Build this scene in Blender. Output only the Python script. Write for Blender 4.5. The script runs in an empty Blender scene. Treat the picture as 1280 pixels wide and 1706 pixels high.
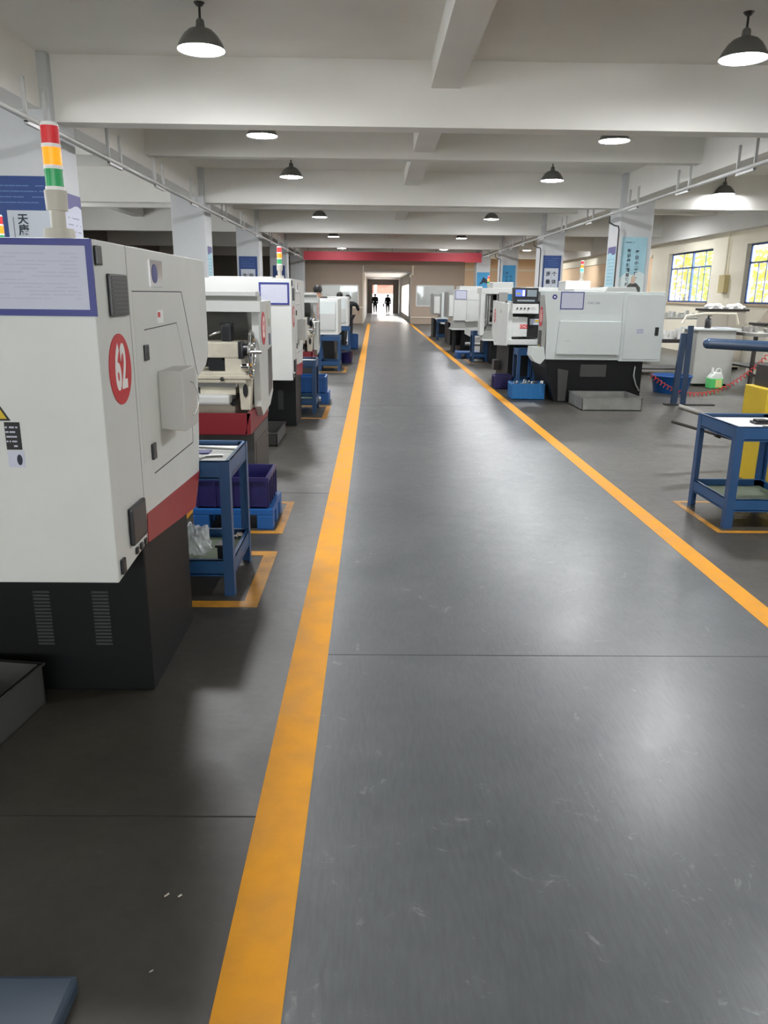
import bpy, bmesh, math, random
from mathutils import Vector, Matrix
random.seed(7)
S = bpy.context.scene
COL = S.collection
# ---------------------------------------------------------------- camera
H = 1.70
PITCH = math.radians(15.80); YAW = math.radians(0.894); ROLL = 0.0118
cam = bpy.data.cameras.new('camera'); camo = bpy.data.objects.new('camera', cam); COL.objects.link(camo)
fwd = Vector((math.sin(YAW)*math.cos(PITCH), math.cos(YAW)*math.cos(PITCH), -math.sin(PITCH)))
rt = fwd.cross(Vector((0, 0, 1))).normalized(); up = rt.cross(fwd)
r2 = rt*math.cos(ROLL)+up*math.sin(ROLL); u2 = up*math.cos(ROLL)-rt*math.sin(ROLL)
M = Matrix((r2, u2, -fwd)).transposed().to_4x4(); M.translation = (0, 0, H)
camo.matrix_world = M
cam.sensor_fit = 'VERTICAL'; cam.sensor_height = 24.0; cam.lens = 24.0*1282/1706
cam.clip_start = 0.05; cam.clip_end = 300
S.camera = camo
# ---------------------------------------------------------------- colour management, world
S.view_settings.view_transform = 'Standard'; S.view_settings.look = 'None'
S.view_settings.gamma = 1; S.view_settings.use_curve_mapping = False
S.view_settings.exposure = 0.36
S.cycles.use_denoising = True
S.cycles.max_bounces = 8; S.cycles.diffuse_bounces = 5; S.cycles.glossy_bounces = 4
S.cycles.sample_clamp_indirect = 6.0
S.cycles.caustics_reflective = False; S.cycles.caustics_refractive = False
W = bpy.data.worlds.new('daylight'); S.world = W; W.use_nodes = True
bg = W.node_tree.nodes['Background']; bg.inputs[0].default_value = (0.93, 0.97, 1.0, 1); bg.inputs[1].default_value = 8.0
sun = bpy.data.lights.new('sun', 'SUN'); sun.energy = 30.0; sun.angle = math.radians(2); sun.color = (1, .93, .8)
suno = bpy.data.objects.new('sun', sun); COL.objects.link(suno)
suno.rotation_euler = Vector((1, -.25, 1.15)).to_track_quat('Z', 'Y').to_euler()

def portal(name, loc, d, sx, sy):
    l = bpy.data.lights.new(name, 'AREA'); l.shape = 'RECTANGLE'; l.size = sx; l.size_y = sy
    l.cycles.is_portal = True
    o = bpy.data.objects.new(name, l); COL.objects.link(o); o.location = loc
    o.rotation_euler = Vector(d).to_track_quat('-Z', 'Z').to_euler()
LAMP_EMIT = 205.0
# ---------------------------------------------------------------- materials
def lin(c):
    return tuple((v/12.92 if v <= .04045 else ((v+.055)/1.055)**2.4) for v in c)
def C8(r, g, b): return lin((r/255, g/255, b/255))
MATS = {}
def mat(name, rgb, rough=.5, metal=0., noise=0., scale=3., dark=.6, bump=0., emit=0., stretch=None, rvar=0., spec=.5, alpha=1., trans=0.):
    if name in MATS: return MATS[name]
    m = bpy.data.materials.new(name); m.use_nodes = True; nt = m.node_tree; b = nt.nodes['Principled BSDF']
    c = C8(*rgb)
    b.inputs['Base Color'].default_value = (*c, 1); b.inputs['Roughness'].default_value = rough
    b.inputs['Metallic'].default_value = metal; b.inputs['Specular IOR Level'].default_value = spec
    if trans: b.inputs['Transmission Weight'].default_value = trans
    if alpha < 1: b.inputs['Alpha'].default_value = alpha
    if emit:
        b.inputs['Emission Color'].default_value = (*c, 1); b.inputs['Emission Strength'].default_value = emit
    if noise or rvar or bump:
        tc = nt.nodes.new('ShaderNodeTexCoord'); mp = nt.nodes.new('ShaderNodeMapping')
        if stretch: mp.inputs['Scale'].default_value = stretch
        nt.links.new(tc.outputs['Object'], mp.inputs['Vector'])
        n = nt.nodes.new('ShaderNodeTexNoise'); n.inputs['Scale'].default_value = scale; n.inputs['Detail'].default_value = 6
        n.inputs['Roughness'].default_value = .6
        nt.links.new(mp.outputs[0], n.inputs['Vector'])
        if noise:
            r = nt.nodes.new('ShaderNodeValToRGB'); r.color_ramp.elements[0].position = .35; r.color_ramp.elements[1].position = .65
            r.color_ramp.elements[0].color = (*[x*(1-noise*(1-dark)) for x in c], 1)
            r.color_ramp.elements[1].color = (*[min(1, x*(1+noise*.25)) for x in c], 1)
            nt.links.new(n.outputs['Fac'], r.inputs['Fac']); nt.links.new(r.outputs['Color'], b.inputs['Base Color'])
        if rvar:
            mr = nt.nodes.new('ShaderNodeMapRange'); mr.inputs['From Min'].default_value = .3; mr.inputs['From Max'].default_value = .7
            mr.inputs['To Min'].default_value = max(.04, rough-rvar); mr.inputs['To Max'].default_value = min(1, rough+rvar)
            nt.links.new(n.outputs['Fac'], mr.inputs['Value']); nt.links.new(mr.outputs[0], b.inputs['Roughness'])
        if bump:
            bp = nt.nodes.new('ShaderNodeBump'); bp.inputs['Strength'].default_value = bump; bp.inputs['Distance'].default_value = .01
            nt.links.new(n.outputs['Fac'], bp.inputs['Height']); nt.links.new(bp.outputs[0], b.inputs['Normal'])
    MATS[name] = m
    return m
def floor_mat(name, rgb, rgb2, rough, scuff, stretch=(1, 1, 1)):
    m = bpy.data.materials.new(name); m.use_nodes = True; nt = m.node_tree; b = nt.nodes['Principled BSDF']
    N = nt.nodes.new; L = nt.links.new
    tc = N('ShaderNodeTexCoord'); mp = N('ShaderNodeMapping'); mp.inputs['Scale'].default_value = stretch
    L(tc.outputs['Object'], mp.inputs['Vector'])
    n1 = N('ShaderNodeTexNoise'); n1.inputs['Scale'].default_value = .9; n1.inputs['Detail'].default_value = 8; n1.inputs['Roughness'].default_value = .62
    n2 = N('ShaderNodeTexNoise'); n2.inputs['Scale'].default_value = 22; n2.inputs['Detail'].default_value = 5
    n3 = N('ShaderNodeTexNoise'); n3.inputs['Scale'].default_value = 6.5; n3.inputs['Detail'].default_value = 10; n3.inputs['Roughness'].default_value = .75; n3.inputs['Distortion'].default_value = 1.2
    L(tc.outputs['Object'], n1.inputs['Vector']); L(mp.outputs[0], n2.inputs['Vector']); L(tc.outputs['Object'], n3.inputs['Vector'])
    r = N('ShaderNodeValToRGB'); r.color_ramp.elements[0].position = .32; r.color_ramp.elements[1].position = .68
    r.color_ramp.elements[0].color = (*C8(*rgb), 1); r.color_ramp.elements[1].color = (*C8(*rgb2), 1)
    L(n1.outputs['Fac'], r.inputs['Fac'])
    mx = N('ShaderNodeMix'); mx.data_type = 'RGBA'; mx.blend_type = 'OVERLAY'; mx.inputs[0].default_value = .25
    L(r.outputs['Color'], mx.inputs[6]); L(n2.outputs['Fac'], mx.inputs[7])
    sc = N('ShaderNodeValToRGB'); sc.color_ramp.elements[0].position = .6; sc.color_ramp.elements[1].position = .78
    L(n3.outputs['Fac'], sc.inputs['Fac'])
    ml = N('ShaderNodeMath'); ml.operation = 'MULTIPLY'; ml.inputs[1].default_value = scuff; L(sc.outputs['Color'], ml.inputs[0])
    m2 = N('ShaderNodeMix'); m2.data_type = 'RGBA'; m2.inputs[7].default_value = (*C8(190, 190, 180), 1)
    L(ml.outputs[0], m2.inputs[0]); L(mx.outputs[2], m2.inputs[6]); L(m2.outputs[2], b.inputs['Base Color'])
    mr = N('ShaderNodeMapRange'); mr.inputs['From Min'].default_value = .3; mr.inputs['From Max'].default_value = .7
    mr.inputs['To Min'].default_value = rough-.05; mr.inputs['To Max'].default_value = rough+.06
    L(n3.outputs['Fac'], mr.inputs['Value']); L(mr.outputs[0], b.inputs['Roughness'])
    bp = N('ShaderNodeBump'); bp.inputs['Strength'].default_value = .12; bp.inputs['Distance'].default_value = .004
    L(n2.outputs['Fac'], bp.inputs['Height']); L(bp.outputs[0], b.inputs['Normal'])
    return m
m_wall = mat('ceiling_paint', (230, 228, 222), .8, noise=.10, scale=.7)
m_col = mat('column_paint', (196, 198, 199), .6, noise=.1, scale=1.5)
m_white = mat('machine_white', (210, 212, 208), .42, noise=.10, scale=2.2)
m_bwhite = mat('machine_shell_white', (196, 198, 194), .42, noise=.1, scale=2.2)
m_cool = mat('machine_cool_white', (205, 212, 210), .45, noise=.08, scale=2.)
m_door = mat('door_white', (206, 208, 203), .42, noise=.06, scale=3)
m_grey = mat('panel_grey', (150, 151, 146), .5, noise=.15, scale=4)
m_gap = mat('gap_black', (16, 16, 17), .6)
m_black = mat('black_plastic', (26, 27, 30), .35)
m_base = mat('base_black', (11, 12, 13), .5, noise=.3, scale=3, spec=.25)
m_dgrey = mat('pedestal_grey', (62, 62, 60), .5, noise=.2, scale=4)
m_red = mat('band_red', (146, 36, 42), .4, noise=.1, scale=5)
m_sign = mat('sign_red', (196, 30, 40), .4)
m_digit = mat('digit_white', (235, 235, 232), .5)
m_navy = mat('navy_frame', (42, 50, 128), .4)
m_paper = mat('paper', (196, 199, 214), .6, noise=.05, scale=8)
m_ink = mat('ink', (120, 122, 135), .7)
m_ink2 = mat('ink_dark', (40, 46, 60), .7)
m_blue = mat('trolley_blue', (30, 74, 118), .38, noise=.15, scale=6)
m_blue2 = mat('trolley_blue_b', (32, 70, 112), .4, noise=.15, scale=6)
m_pallet = mat('plastic_blue', (20, 84, 150), .45, noise=.1, scale=5)
m_crate = mat('crate_navy', (30, 26, 82), .42, noise=.1, scale=6)
m_matw = mat('mat_white', (215, 216, 212), .5, noise=.08, scale=9)
m_matg = mat('mat_green', (96, 108, 86), .8, noise=.3, scale=9)
m_steel = mat('steel', (170, 170, 168), .3, metal=.9, noise=.15, scale=7)
m_galv = mat('galvanised', (150, 150, 146), .45, metal=.6, noise=.35, scale=6)
m_chrome = mat('chrome', (215, 215, 215), .12, metal=1)
m_cream = mat('cast_cream', (196, 190, 172), .45, noise=.25, scale=8)
m_pipe = mat('conduit_grey', (176, 176, 174), .4, metal=.3)
m_yel = mat('line_yellow', (214, 146, 14), .6, noise=.28, scale=5, rvar=.1, spec=.3)
m_yel2 = mat('line_yellow_worn', (180, 126, 34), .5, noise=.45, scale=9, dark=.4)
m_yelm = mat('machine_yellow', (206, 176, 30), .45, noise=.15, scale=5)
m_dome = mat('lamp_dome', (112, 112, 108), .4, metal=.5)
m_domein = mat('lamp_inside', (235, 235, 232), .4)
m_lamp = mat('lamp_glow', (250, 251, 255), .5, emit=LAMP_EMIT)
m_taupe = mat('taupe_wall', (186, 170, 152), .7, noise=.08, scale=.8)
m_peach = mat('peach_wall', (244, 214, 176), .7, noise=.08, scale=.8)
m_cwall = mat('cream_wall', (242, 235, 214), .7, noise=.08, scale=.8)
m_dwall = mat('dark_wall', (128, 122, 116), .8, noise=.2, scale=.8)
m_ban = mat('banner_red', (150, 36, 48), .6, noise=.12, scale=2)
m_pblue = mat('poster_navy', (34, 64, 122), .5, noise=.08, scale=3)
m_pgrey = mat('poster_sheet', (186, 192, 200), .6)
m_psky = mat('poster_sky', (156, 196, 208), .55, noise=.35, scale=2.5, dark=.8)
m_pbri = mat('poster_bright_blue', (64, 150, 200), .5, noise=.2, scale=2)
m_glass = mat('glass', (235, 240, 240), .03, trans=1., spec=.5)
m_rail = mat('rail_blue', (48, 68, 94), .28, noise=.1, scale=6)
m_hose = mat('hose_red', (214, 60, 50), .35)
m_skin = mat('skin', (196, 150, 124), .6)
m_hair = mat('hair_black', (22, 20, 20), .6)
m_jacket = mat('jacket_dark', (28, 30, 34), .8)
m_trous = mat('trousers_dark', (40, 42, 50), .8)
m_shoe = mat('shoe_black', (18, 18, 18), .5)
m_tableg = mat('bench_grey', (150, 148, 142), .4, metal=.3, noise=.2, scale=5)
m_dark = mat('dark_iron', (44, 40, 38), .5, noise=.2, scale=6)
# ---------------------------------------------------------------- mesh building
class MB:
    def __init__(s): s.b = bmesh.new()
    def box(s, x0, x1, y0, y1, z0, z1, bev=0):
        vs = [s.b.verts.new(p) for p in ((x0,y0,z0),(x1,y0,z0),(x1,y1,z0),(x0,y1,z0),(x0,y0,z1),(x1,y0,z1),(x1,y1,z1),(x0,y1,z1))]
        fs = [s.b.faces.new([vs[i] for i in q]) for q in ((0,3,2,1),(4,5,6,7),(0,1,5,4),(1,2,6,5),(2,3,7,6),(3,0,4,7))]
        if bev: 
            es = list({e for f in fs for e in f.edges})
            bmesh.ops.bevel(s.b, geom=es, offset=bev, segments=2, affect='EDGES', profile=.6)
        return s
    def prism(s, poly, axis, a, b, bev=0):
        """poly in the two other axes (order x,y,z with axis removed), extruded a..b"""
        def P(p, t):
            return {'x': (t, p[0], p[1]), 'y': (p[0], t, p[1]), 'z': (p[0], p[1], t)}[axis]
        A = [s.b.verts.new(P(p, a)) for p in poly]; B = [s.b.verts.new(P(p, b)) for p in poly]
        n = len(poly); fs = [s.b.faces.new(A), s.b.faces.new(B[::-1])]
        for i in range(n): fs.append(s.b.faces.new((A[i], B[i], B[(i+1) % n], A[(i+1) % n])))
        bmesh.ops.recalc_face_normals(s.b, faces=fs)
        if bev:
            es = list({e for f in fs for e in f.edges})
            bmesh.ops.bevel(s.b, geom=es, offset=bev, segments=2, affect='EDGES', profile=.6)
        return s
    def cyl(s, p0, p1, r, r1=None, n=20, cap=True):
        p0, p1 = Vector(p0), Vector(p1); d = p1-p0; L = d.length
        q = d.to_track_quat('Z', 'Y').to_matrix().to_4x4(); q.translation = (p0+p1)/2
        bmesh.ops.create_cone(s.b, cap_ends=cap, segments=n, radius1=r, radius2=r if r1 is None else r1, depth=L, matrix=q)
        return s
    def sph(s, c, r, sc=(1, 1, 1), n=16):
        m = Matrix.Translation(c) @ Matrix.Diagonal((*sc, 1))
        bmesh.ops.create_uvsphere(s.b, u_segments=n, v_segments=n//2+2, radius=r, matrix=m); return s
    def lathe(s, prof, c=(0, 0, 0), n=28, close=False):
        rings = []
        for r, z in prof:
            rings.append([s.b.verts.new((c[0]+r*math.cos(2*math.pi*i/n), c[1]+r*math.sin(2*math.pi*i/n), c[2]+z)) for i in range(n)])
        for a, b in zip(rings, rings[1:]):
            for i in range(n): s.b.faces.new((a[i], a[(i+1) % n], b[(i+1) % n], b[i]))
        if close:
            s.b.faces.new(rings[0][::-1]); s.b.faces.new(rings[-1])
        return s
    def tube(s, pts, r, n=8):
        pts = [Vector(p) for p in pts]; rings = []; prev = None
        for i, p in enumerate(pts):
            d = (pts[min(i+1, len(pts)-1)]-pts[max(i-1, 0)]).normalized()
            if prev is None: a = d.orthogonal().normalized()
            else: a = (prev-d*prev.dot(d)).normalized()
            prev = a; b = d.cross(a)
            rings.append([s.b.verts.new(p+(a*math.cos(2*math.pi*k/n)+b*math.sin(2*math.pi*k/n))*r) for k in range(n)])
        for A, B in zip(rings, rings[1:]):
            for k in range(n): s.b.faces.new((A[k], A[(k+1) % n], B[(k+1) % n], B[k]))
        s.b.faces.new(rings[0][::-1]); s.b.faces.new(rings[-1]); return s
    def torus(s, c, R, r, ax='x', n=28, k=8, sq=1.0):
        pts = []
        for i in range(n+1):
            a = 2*math.pi*i/n
            u, v = R*math.cos(a), R*math.sin(a)*sq
            pts.append({'x': (c[0], c[1]+u, c[2]+v), 'y': (c[0]+u, c[1], c[2]+v), 'z': (c[0]+u, c[1]+v, c[2])}[ax])
        return s.tube(pts, r, k)
def wloc(o):
    v = Vector((0, 0, 0))
    while o: v += o.location; o = o.parent
    return v
def obj(name, mb, m, parent=None, smooth=False, loc=None):
    """mesh given in world coordinates; stored relative to its parent's place (or to loc)"""
    me = bpy.data.meshes.new(name); b = mb.b if isinstance(mb, MB) else mb
    o = bpy.data.objects.new(name, me); COL.objects.link(o)
    if parent is not None: o.parent = parent
    elif loc is not None: o.location = loc
    off = wloc(parent) if parent is not None else Vector(loc or (0, 0, 0))
    bmesh.ops.translate(b, verts=b.verts, vec=-off)
    b.to_mesh(me); b.free()
    me.materials.append(m)
    if smooth:
        for p in me.polygons: p.use_smooth = True
        try: me.set_sharp_from_angle(angle=math.radians(40))
        except Exception: pass
    return o
def tag(o, label, cat, group=None, kind=None):
    if label: o['label'] = label
    if cat: o['category'] = cat
    if group: o['group'] = group
    if kind: o['kind'] = kind
    return o
def thing(name, label, cat, loc, group=None):
    o = bpy.data.objects.new(name, None); COL.objects.link(o); o.location = loc; o.empty_display_size = .1
    return tag(o, label, cat, group)
def struct(name, mb, m, smooth=False):
    o = obj(name, mb, m, smooth=smooth); o['kind'] = 'structure'; return o
def copy_tree(o, parent=None):
    c = o.copy(); COL.objects.link(c)
    if parent is not None: c.parent = parent
    for ch in [k for k in ALLCH(o)]: copy_tree(ch, c)
    return c
def ALLCH(o): return [x for x in list(COL.objects) if x.parent == o]
def copy_to(o, loc, label=None, group=None):
    c = copy_tree(o); c.location = loc
    if label: c['label'] = label
    if group: c['group'] = group
    return c
AX = {'+x': (Vector((0, 1, 0)), Vector((1, 0, 0))), '-x': (Vector((0, -1, 0)), Vector((-1, 0, 0))), '-y': (Vector((1, 0, 0)), Vector((0, -1, 0)))}
def text(name, s, size, at, face, m, parent, sx=1., bold=0., line=1.):
    """at = centre of the text block on the plane"""
    cu = bpy.data.curves.new(name, 'FONT'); cu.body = s; cu.size = size; cu.align_x = 'CENTER'; cu.align_y = 'CENTER'
    cu.offset = bold; cu.extrude = .0012; cu.space_line = line; cu.resolution_u = 4
    t = bpy.data.objects.new(name, cu); COL.objects.link(t)
    bpy.context.view_layer.update()
    me = bpy.data.meshes.new_from_object(t.evaluated_get(bpy.context.evaluated_depsgraph_get()))
    bpy.data.objects.remove(t); bpy.data.curves.remove(cu)
    u, n = AX[face]; v = Vector((0, 0, 1)); off = wloc(parent)
    A = Vector(at)-off
    for q in me.vertices: q.co = A+u*q.co.x*sx+v*q.co.y+n*q.co.z
    me.materials.clear(); me.materials.append(m); me.name = name
    o = bpy.data.objects.new(name, me); COL.objects.link(o); o.parent = parent
    return o
def lines(mb, a, b, z0, z1, face, plane, n, h=.004, fill=.8, t=.001):
    """rows of small printed dashes on a plane"""
    for i in range(n):
        z = z1-(i+.5)*(z1-z0)/n; x = a
        while x < b-.01:
            w = random.uniform(.03, .16)*(b-a)*1.2; w = min(w, b-x)
            if random.random() < fill:
                if face == '-y': mb.box(x, x+w*.9, plane-t, plane, z-h/2, z+h/2)
                elif face == '+x': mb.box(plane, plane+t, x, x+w*.9, z-h/2, z+h/2)
                else: mb.box(plane-t, plane, x, x+w*.9, z-h/2, z+h/2)
            x += w
    return mb
# ================================================================ STRUCTURE
XL, XR = -12.0, 10.2; YB, YE = -9.0, 47.5; ZC = 4.45
CLX, CRX = -3.95, 5.75     # aisle faces of the two column rows
floor_side = floor_mat('concrete_side', (47, 45, 41), (70, 66, 58), .42, .10)
floor_aisle_m = floor_mat('aisle_coating', (76, 80, 82), (92, 95, 96), .33, .45, (3, .5, 1))
struct('floor', MB().box(XL-.2, XR+.2, YB-.2, YE, -.2, 0), floor_side)
struct('floor_aisle', MB().box(-.212, 2.13, YB, 73, 0, .002), floor_aisle_m)
struct('trim_1', MB().box(-.385, -.212, YB, YE, 0, .0035), m_yel)
struct('trim_2', MB().box(2.125, 2.262, YB, YE, 0, .0035), m_yel)
m_joint = mat('floor_joint', (38, 36, 34), .7)
jb = MB()
for y in (-2.2, 2.22, 6.6, 11, 15.4, 19.8, 24.2): jb.box(XL, -.386, y, y+.006, 0, .0012)
for y in (3.43, 12.2, 20.9): jb.box(-.21, 2.124, y, y+.005, .002, .0026)
struct('trim_3', jb, m_joint)
cb = MB().box(XL-.2, XR+.2, YB-.2, YE+.2, ZC, ZC+.2)
struct('ceiling', cb, m_wall)
YBM = [1.75, 10.5, 19.25, 28.0, 36.75, 45.5]
mb = MB()
for y in [-7.0]+YBM: mb.box(XL, XR, y, y+.32, 3.70, ZC)
struct('ceiling_beam_main', mb, m_wall)
mb = MB()
for y in [-2.6]+[y+4.4 for y in YBM[:-1]]: mb.box(XL, XR, y, y+.26, 4.02, ZC)
struct('ceiling_beam_cross', mb, m_wall)
mb = MB()
for x in (.68, -8.2): mb.box(x, x+.36, YB, YE, 4.14, ZC)
for a, b in ((CLX-.62, CLX-.12), (CRX+.12, CRX+.62)): mb.box(a, b, YB, YE, 3.82, ZC)
mb.box(XR-.3, XR, YB, YE, 3.5, ZC)
struct('ceiling_beam_long', mb, m_wall)
cols = []
for i, y in enumerate(YBM):
    cols.append(struct('column_left_%d' % (i+1), MB().box(CLX-.78, CLX, y-.12, y+.62, 0, 4.449, .02), m_col))
    cols.append(struct('column_right_%d' % (i+1), MB().box(CRX, CRX+.78, y-.15, y+.75, 0, 4.449, .02), m_col))
for o, nm in zip(cols, ['wall_column_'+s+'_'+str(i) for i in range(1, 7) for s in ('left', 'right')]): o.name = nm
# end wall with opening and two windows
OX0, OX1 = -.62, 2.22
WL = (-3.1, -.95, 1.06, 2.18); WR = (2.52, 4.72, 1.06, 2.2)
def wall_y(mb, y0, y1, x0, x1, z0, z1, holes):
    xs = sorted({x0, x1, *[h[0] for h in holes], *[h[1] for h in holes]})
    for a, b in zip(xs, xs[1:]):
        hs = [h for h in holes if h[0] <= a+1e-6 and h[1] >= b-1e-6]
        if not hs: mb.box(a, b, y0, y1, z0, z1); continue
        h = hs[0]
        if h[2] > z0: mb.box(a, b, y0, y1, z0, h[2])
        if h[3] < z1: mb.box(a, b, y0, y1, h[3], z1)
    return mb
def wall_x(mb, x0, x1, y0, y1, z0, z1, holes):
    ys = sorted({y0, y1, *[h[0] for h in holes], *[h[1] for h in holes]})
    for a, b in zip(ys, ys[1:]):
        hs = [h for h in holes if h[0] <= a+1e-6 and h[1] >= b-1e-6]
        if not hs: mb.box(x0, x1, a, b, z0, z1); continue
        h = hs[0]
        if h[2] > z0: mb.box(x0, x1, a, b, z0, h[2])
        if h[3] < z1: mb.box(x0, x1, a, b, h[3], z1)
    return mb
struct('wall_end', wall_y(MB(), YE, YE+.2, -4.6, 5.35, 0, ZC, [WL, WR, (OX0, OX1, 0, 3.02)]), m_taupe)
struct('wall_end_left', MB().box(XL, -4.6, YE, YE+.2, 0, ZC), m_dwall)
struct('wall_end_right', MB().box(5.35, XR, YE, YE+.2, 0, ZC), m_peach)  # same end wall, window daylight put into the lighter peach colour
struct('trim_4', MB().box(-4.6, OX0, YE-.03, YE, .9, .96).box(OX1, 5.35, YE-.03, YE, .36, .42).box(OX0-.06, OX0, YE-.04, YE, 0, 3.3).box(OX1, OX1+.1, YE-.05, YE, 2.8, 3.35), m_cwall)
# offices behind the end windows (bright rooms)
for k, (w, x0, x1) in enumerate(((WL, -4.4, -.8), (WR, 2.4, 5.3))):
    rb = MB().box(x0, x1, YE+3.2, YE+3.3, 0, 3).box(x0-.1, x0, YE+.2, YE+3.3, 0, 3).box(x1, x1+.1, YE+.2, YE+3.3, 0, 3).box(x0, x1, YE+.2, YE+3.2, 2.95, 3.05)
    struct('floor_office_%s' % ('left', 'right')[k], MB().box(x0-.1, x1+.1, YE, YE+3.3, -.1, 0), m_tableg)
    struct('wall_office_%s' % ('left', 'right')[k], rb, m_domein)
    fr = MB(); a, b, c, d = w
    for q in ((a, b, c-.04, c+.03), (a, b, d-.03, d+.04), (a-.04, a+.03, c, d), (b-.03, b+.04, c, d)): fr.box(q[0], q[1], YE-.02, YE+.1, q[2], q[3])
    if k: fr.box(3.55, 3.59, YE+.02, YE+.08, c, d)
    wo = struct('window_%d' % (k+1), fr, m_domein)
    g = obj('pane', MB().box(a, b, YE+.04, YE+.046, c, d), m_glass, wo)
    lp = obj('office_fill_panel', MB().box(x0+.4, x1-.4, YE+1.0, YE+1.9, 2.90, 2.94), mat('office_fill', (250, 252, 255), .5, emit=4.0), None)  # unseen glowing panel added to brighten the room
    tag(lp, 'added unseen light panel in the room behind the %s end window' % ('left', 'right')[k], 'ceiling light')
# corridor beyond
YC = 73.0
cw = MB()
wall_x(cw, OX0-.15, OX0, YE+.2, YC, 0, 3.0, [])
struct('wall_corridor_left', cw, m_dwall)
cwr = wall_x(MB(), OX1, OX1+.15, YE+3.35, YC, 0, 3.0, [(51.2, 64.5, .35, 2.35)])
struct('wall_corridor_right', cwr, m_dwall)
mu = MB()
for y in (53.4, 55.6, 57.8, 60, 62.2): mu.box(OX1+.02, OX1+.1, y, y+.12, .35, 2.35)
struct('window_3', mu, m_domein)
struct('ceiling_corridor', MB().box(OX0-.15, OX1+.15, YE+.2, YC+.2, 3.0, 3.15), m_col)
struct('floor_corridor', MB().box(OX0-.15, OX1+.15, YE, YC+.2, -.2, .001), floor_side)
struct('wall_corridor_end', wall_y(MB(), YC, YC+.2, OX0-.15, OX1+.15, 0, 3.0, [(-.14, 1.72, 0, 2.5)]), m_dwall)
# outside
m_gr = mat('yard_paving', (190, 178, 170), .8, noise=.1, scale=.5)
struct('ground_yard', MB().box(-30, 60, YC+.2, 140, -.25, -.05).box(XR+.2, 60, -30, YC+.2, -.25, -.05).box(OX1+.15, XR+.2, YE+3.4, YC+.2, -.25, -.05), m_gr)
hb = thing('yard_building', 'red brick building with white ground floor seen beyond the far corridor door', 'building', (0, 112, 0))
obj('wall', MB().box(-9, 14, 112, 118, 1.75, 7), mat('far_brick', (110, 58, 48), .8, noise=.2, scale=1), hb)
obj('ground_floor', MB().box(-9, 14, 111.7, 112, -.05, 1.75), m_pgrey, hb)
obj('pillar', MB().box(.05, .35, 111.3, 111.7, -.05, 5.5), m_domein, hb)
obj('window', MB().box(.9, 2.2, 111.9, 112, 3.0, 4.6), m_black, hb)
# left and back walls
LEFT_FILL = [(-7.5, -3.5), (-1.5, 2.5), (4.5, 8.5), (10.5, 14.5), (16, 20), (21, 24.5)]  # unseen openings added to let light into the dim left bay
struct('wall_left', wall_x(MB(), XL-.2, XL, YB, YE, 0, ZC, [(a, b, 1.2, 3.2) for a, b in LEFT_FILL]), m_dwall)
for a, b in LEFT_FILL: portal('left_fill_portal', (XL-.25, (a+b)/2, 2.2), (1, 0, 0), b-a, 2.0)
struct('wall_back', wall_y(MB(), YB-.2, YB, XL, XR, 0, ZC, [(-5.2, 7.4, 1.2, 3.1)]), m_cwall)
portal('back_opening_portal', (1.1, YB-.1, 2.15), (0, 1, 0), 12.6, 1.9)
# right wall with windows
WINS = [(24.3, 27.9), (18.6, 22.1), (12.6, 16.2), (6.6, 10.2), (.6, 4.2), (-5.6, -2)]
struct('wall_right', wall_x(MB(), XR, XR+.24, YB, 29.5, 0, ZC, [(a, b, 1.56, 3.14) for a, b in WINS]), m_cwall)
struct('wall_right_far', MB().box(XR, XR+.24, 29.5, YE+.2, 0, 3.15), m_peach)
struct('wall_right_far_upper', MB().box(XR, XR+.24, 29.5, YE+.2, 3.15, ZC), m_cwall)
struct('trim_5', MB().box(XR-.05, XR, 29.5, YE, 3.10, 3.2).box(5.36, XR, YE-.05, YE, 3.10, 3.2), m_cwall)
m_wfr = mat('window_frame_blue', (70, 96, 150), .5)
m_sill = mat('sill_tile', (198, 176, 146), .6)
for k, (a, b) in enumerate(WINS):
    f = MB(); X0, X1 = XR+.12, XR+.17
    for q in ((a, a+.05), (b-.05, b), ((a+b)/2-.025, (a+b)/2+.025)): f.box(X0, X1, q[0], q[1], 1.56, 3.14)
    for z in (1.56, 2.62, 3.09): f.box(X0, X1, a, b, z, z+.05)
    for j in range(1, 8):
        y = a+(b-a)*j/8
        f.box(X0+.06, X0+.08, y-.02, y+.02, 1.56, 2.62 if j % 2 else 3.14)
    w = struct('window_%d' % (k+4), f, m_wfr)
    obj('pane', MB().box(X0+.01, X0+.016, a, b, 1.58, 3.12), m_glass, w)
    obj('sill', MB().box(XR-.06, XR+.24, a, b, 1.50, 1.56), m_sill, w)
    portal('window_portal', (XR+.3, (a+b)/2, 2.35), (-1, 0, 0), b-a, 1.6)
portal('corridor_window_portal', (OX1+.2, 57.8, 1.35), (-1, 0, 0), 13.3, 2.0)
portal('corridor_door_portal', (.79, YC+.25, 1.25), (0, -1, 0), 1.86, 2.5)
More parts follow.
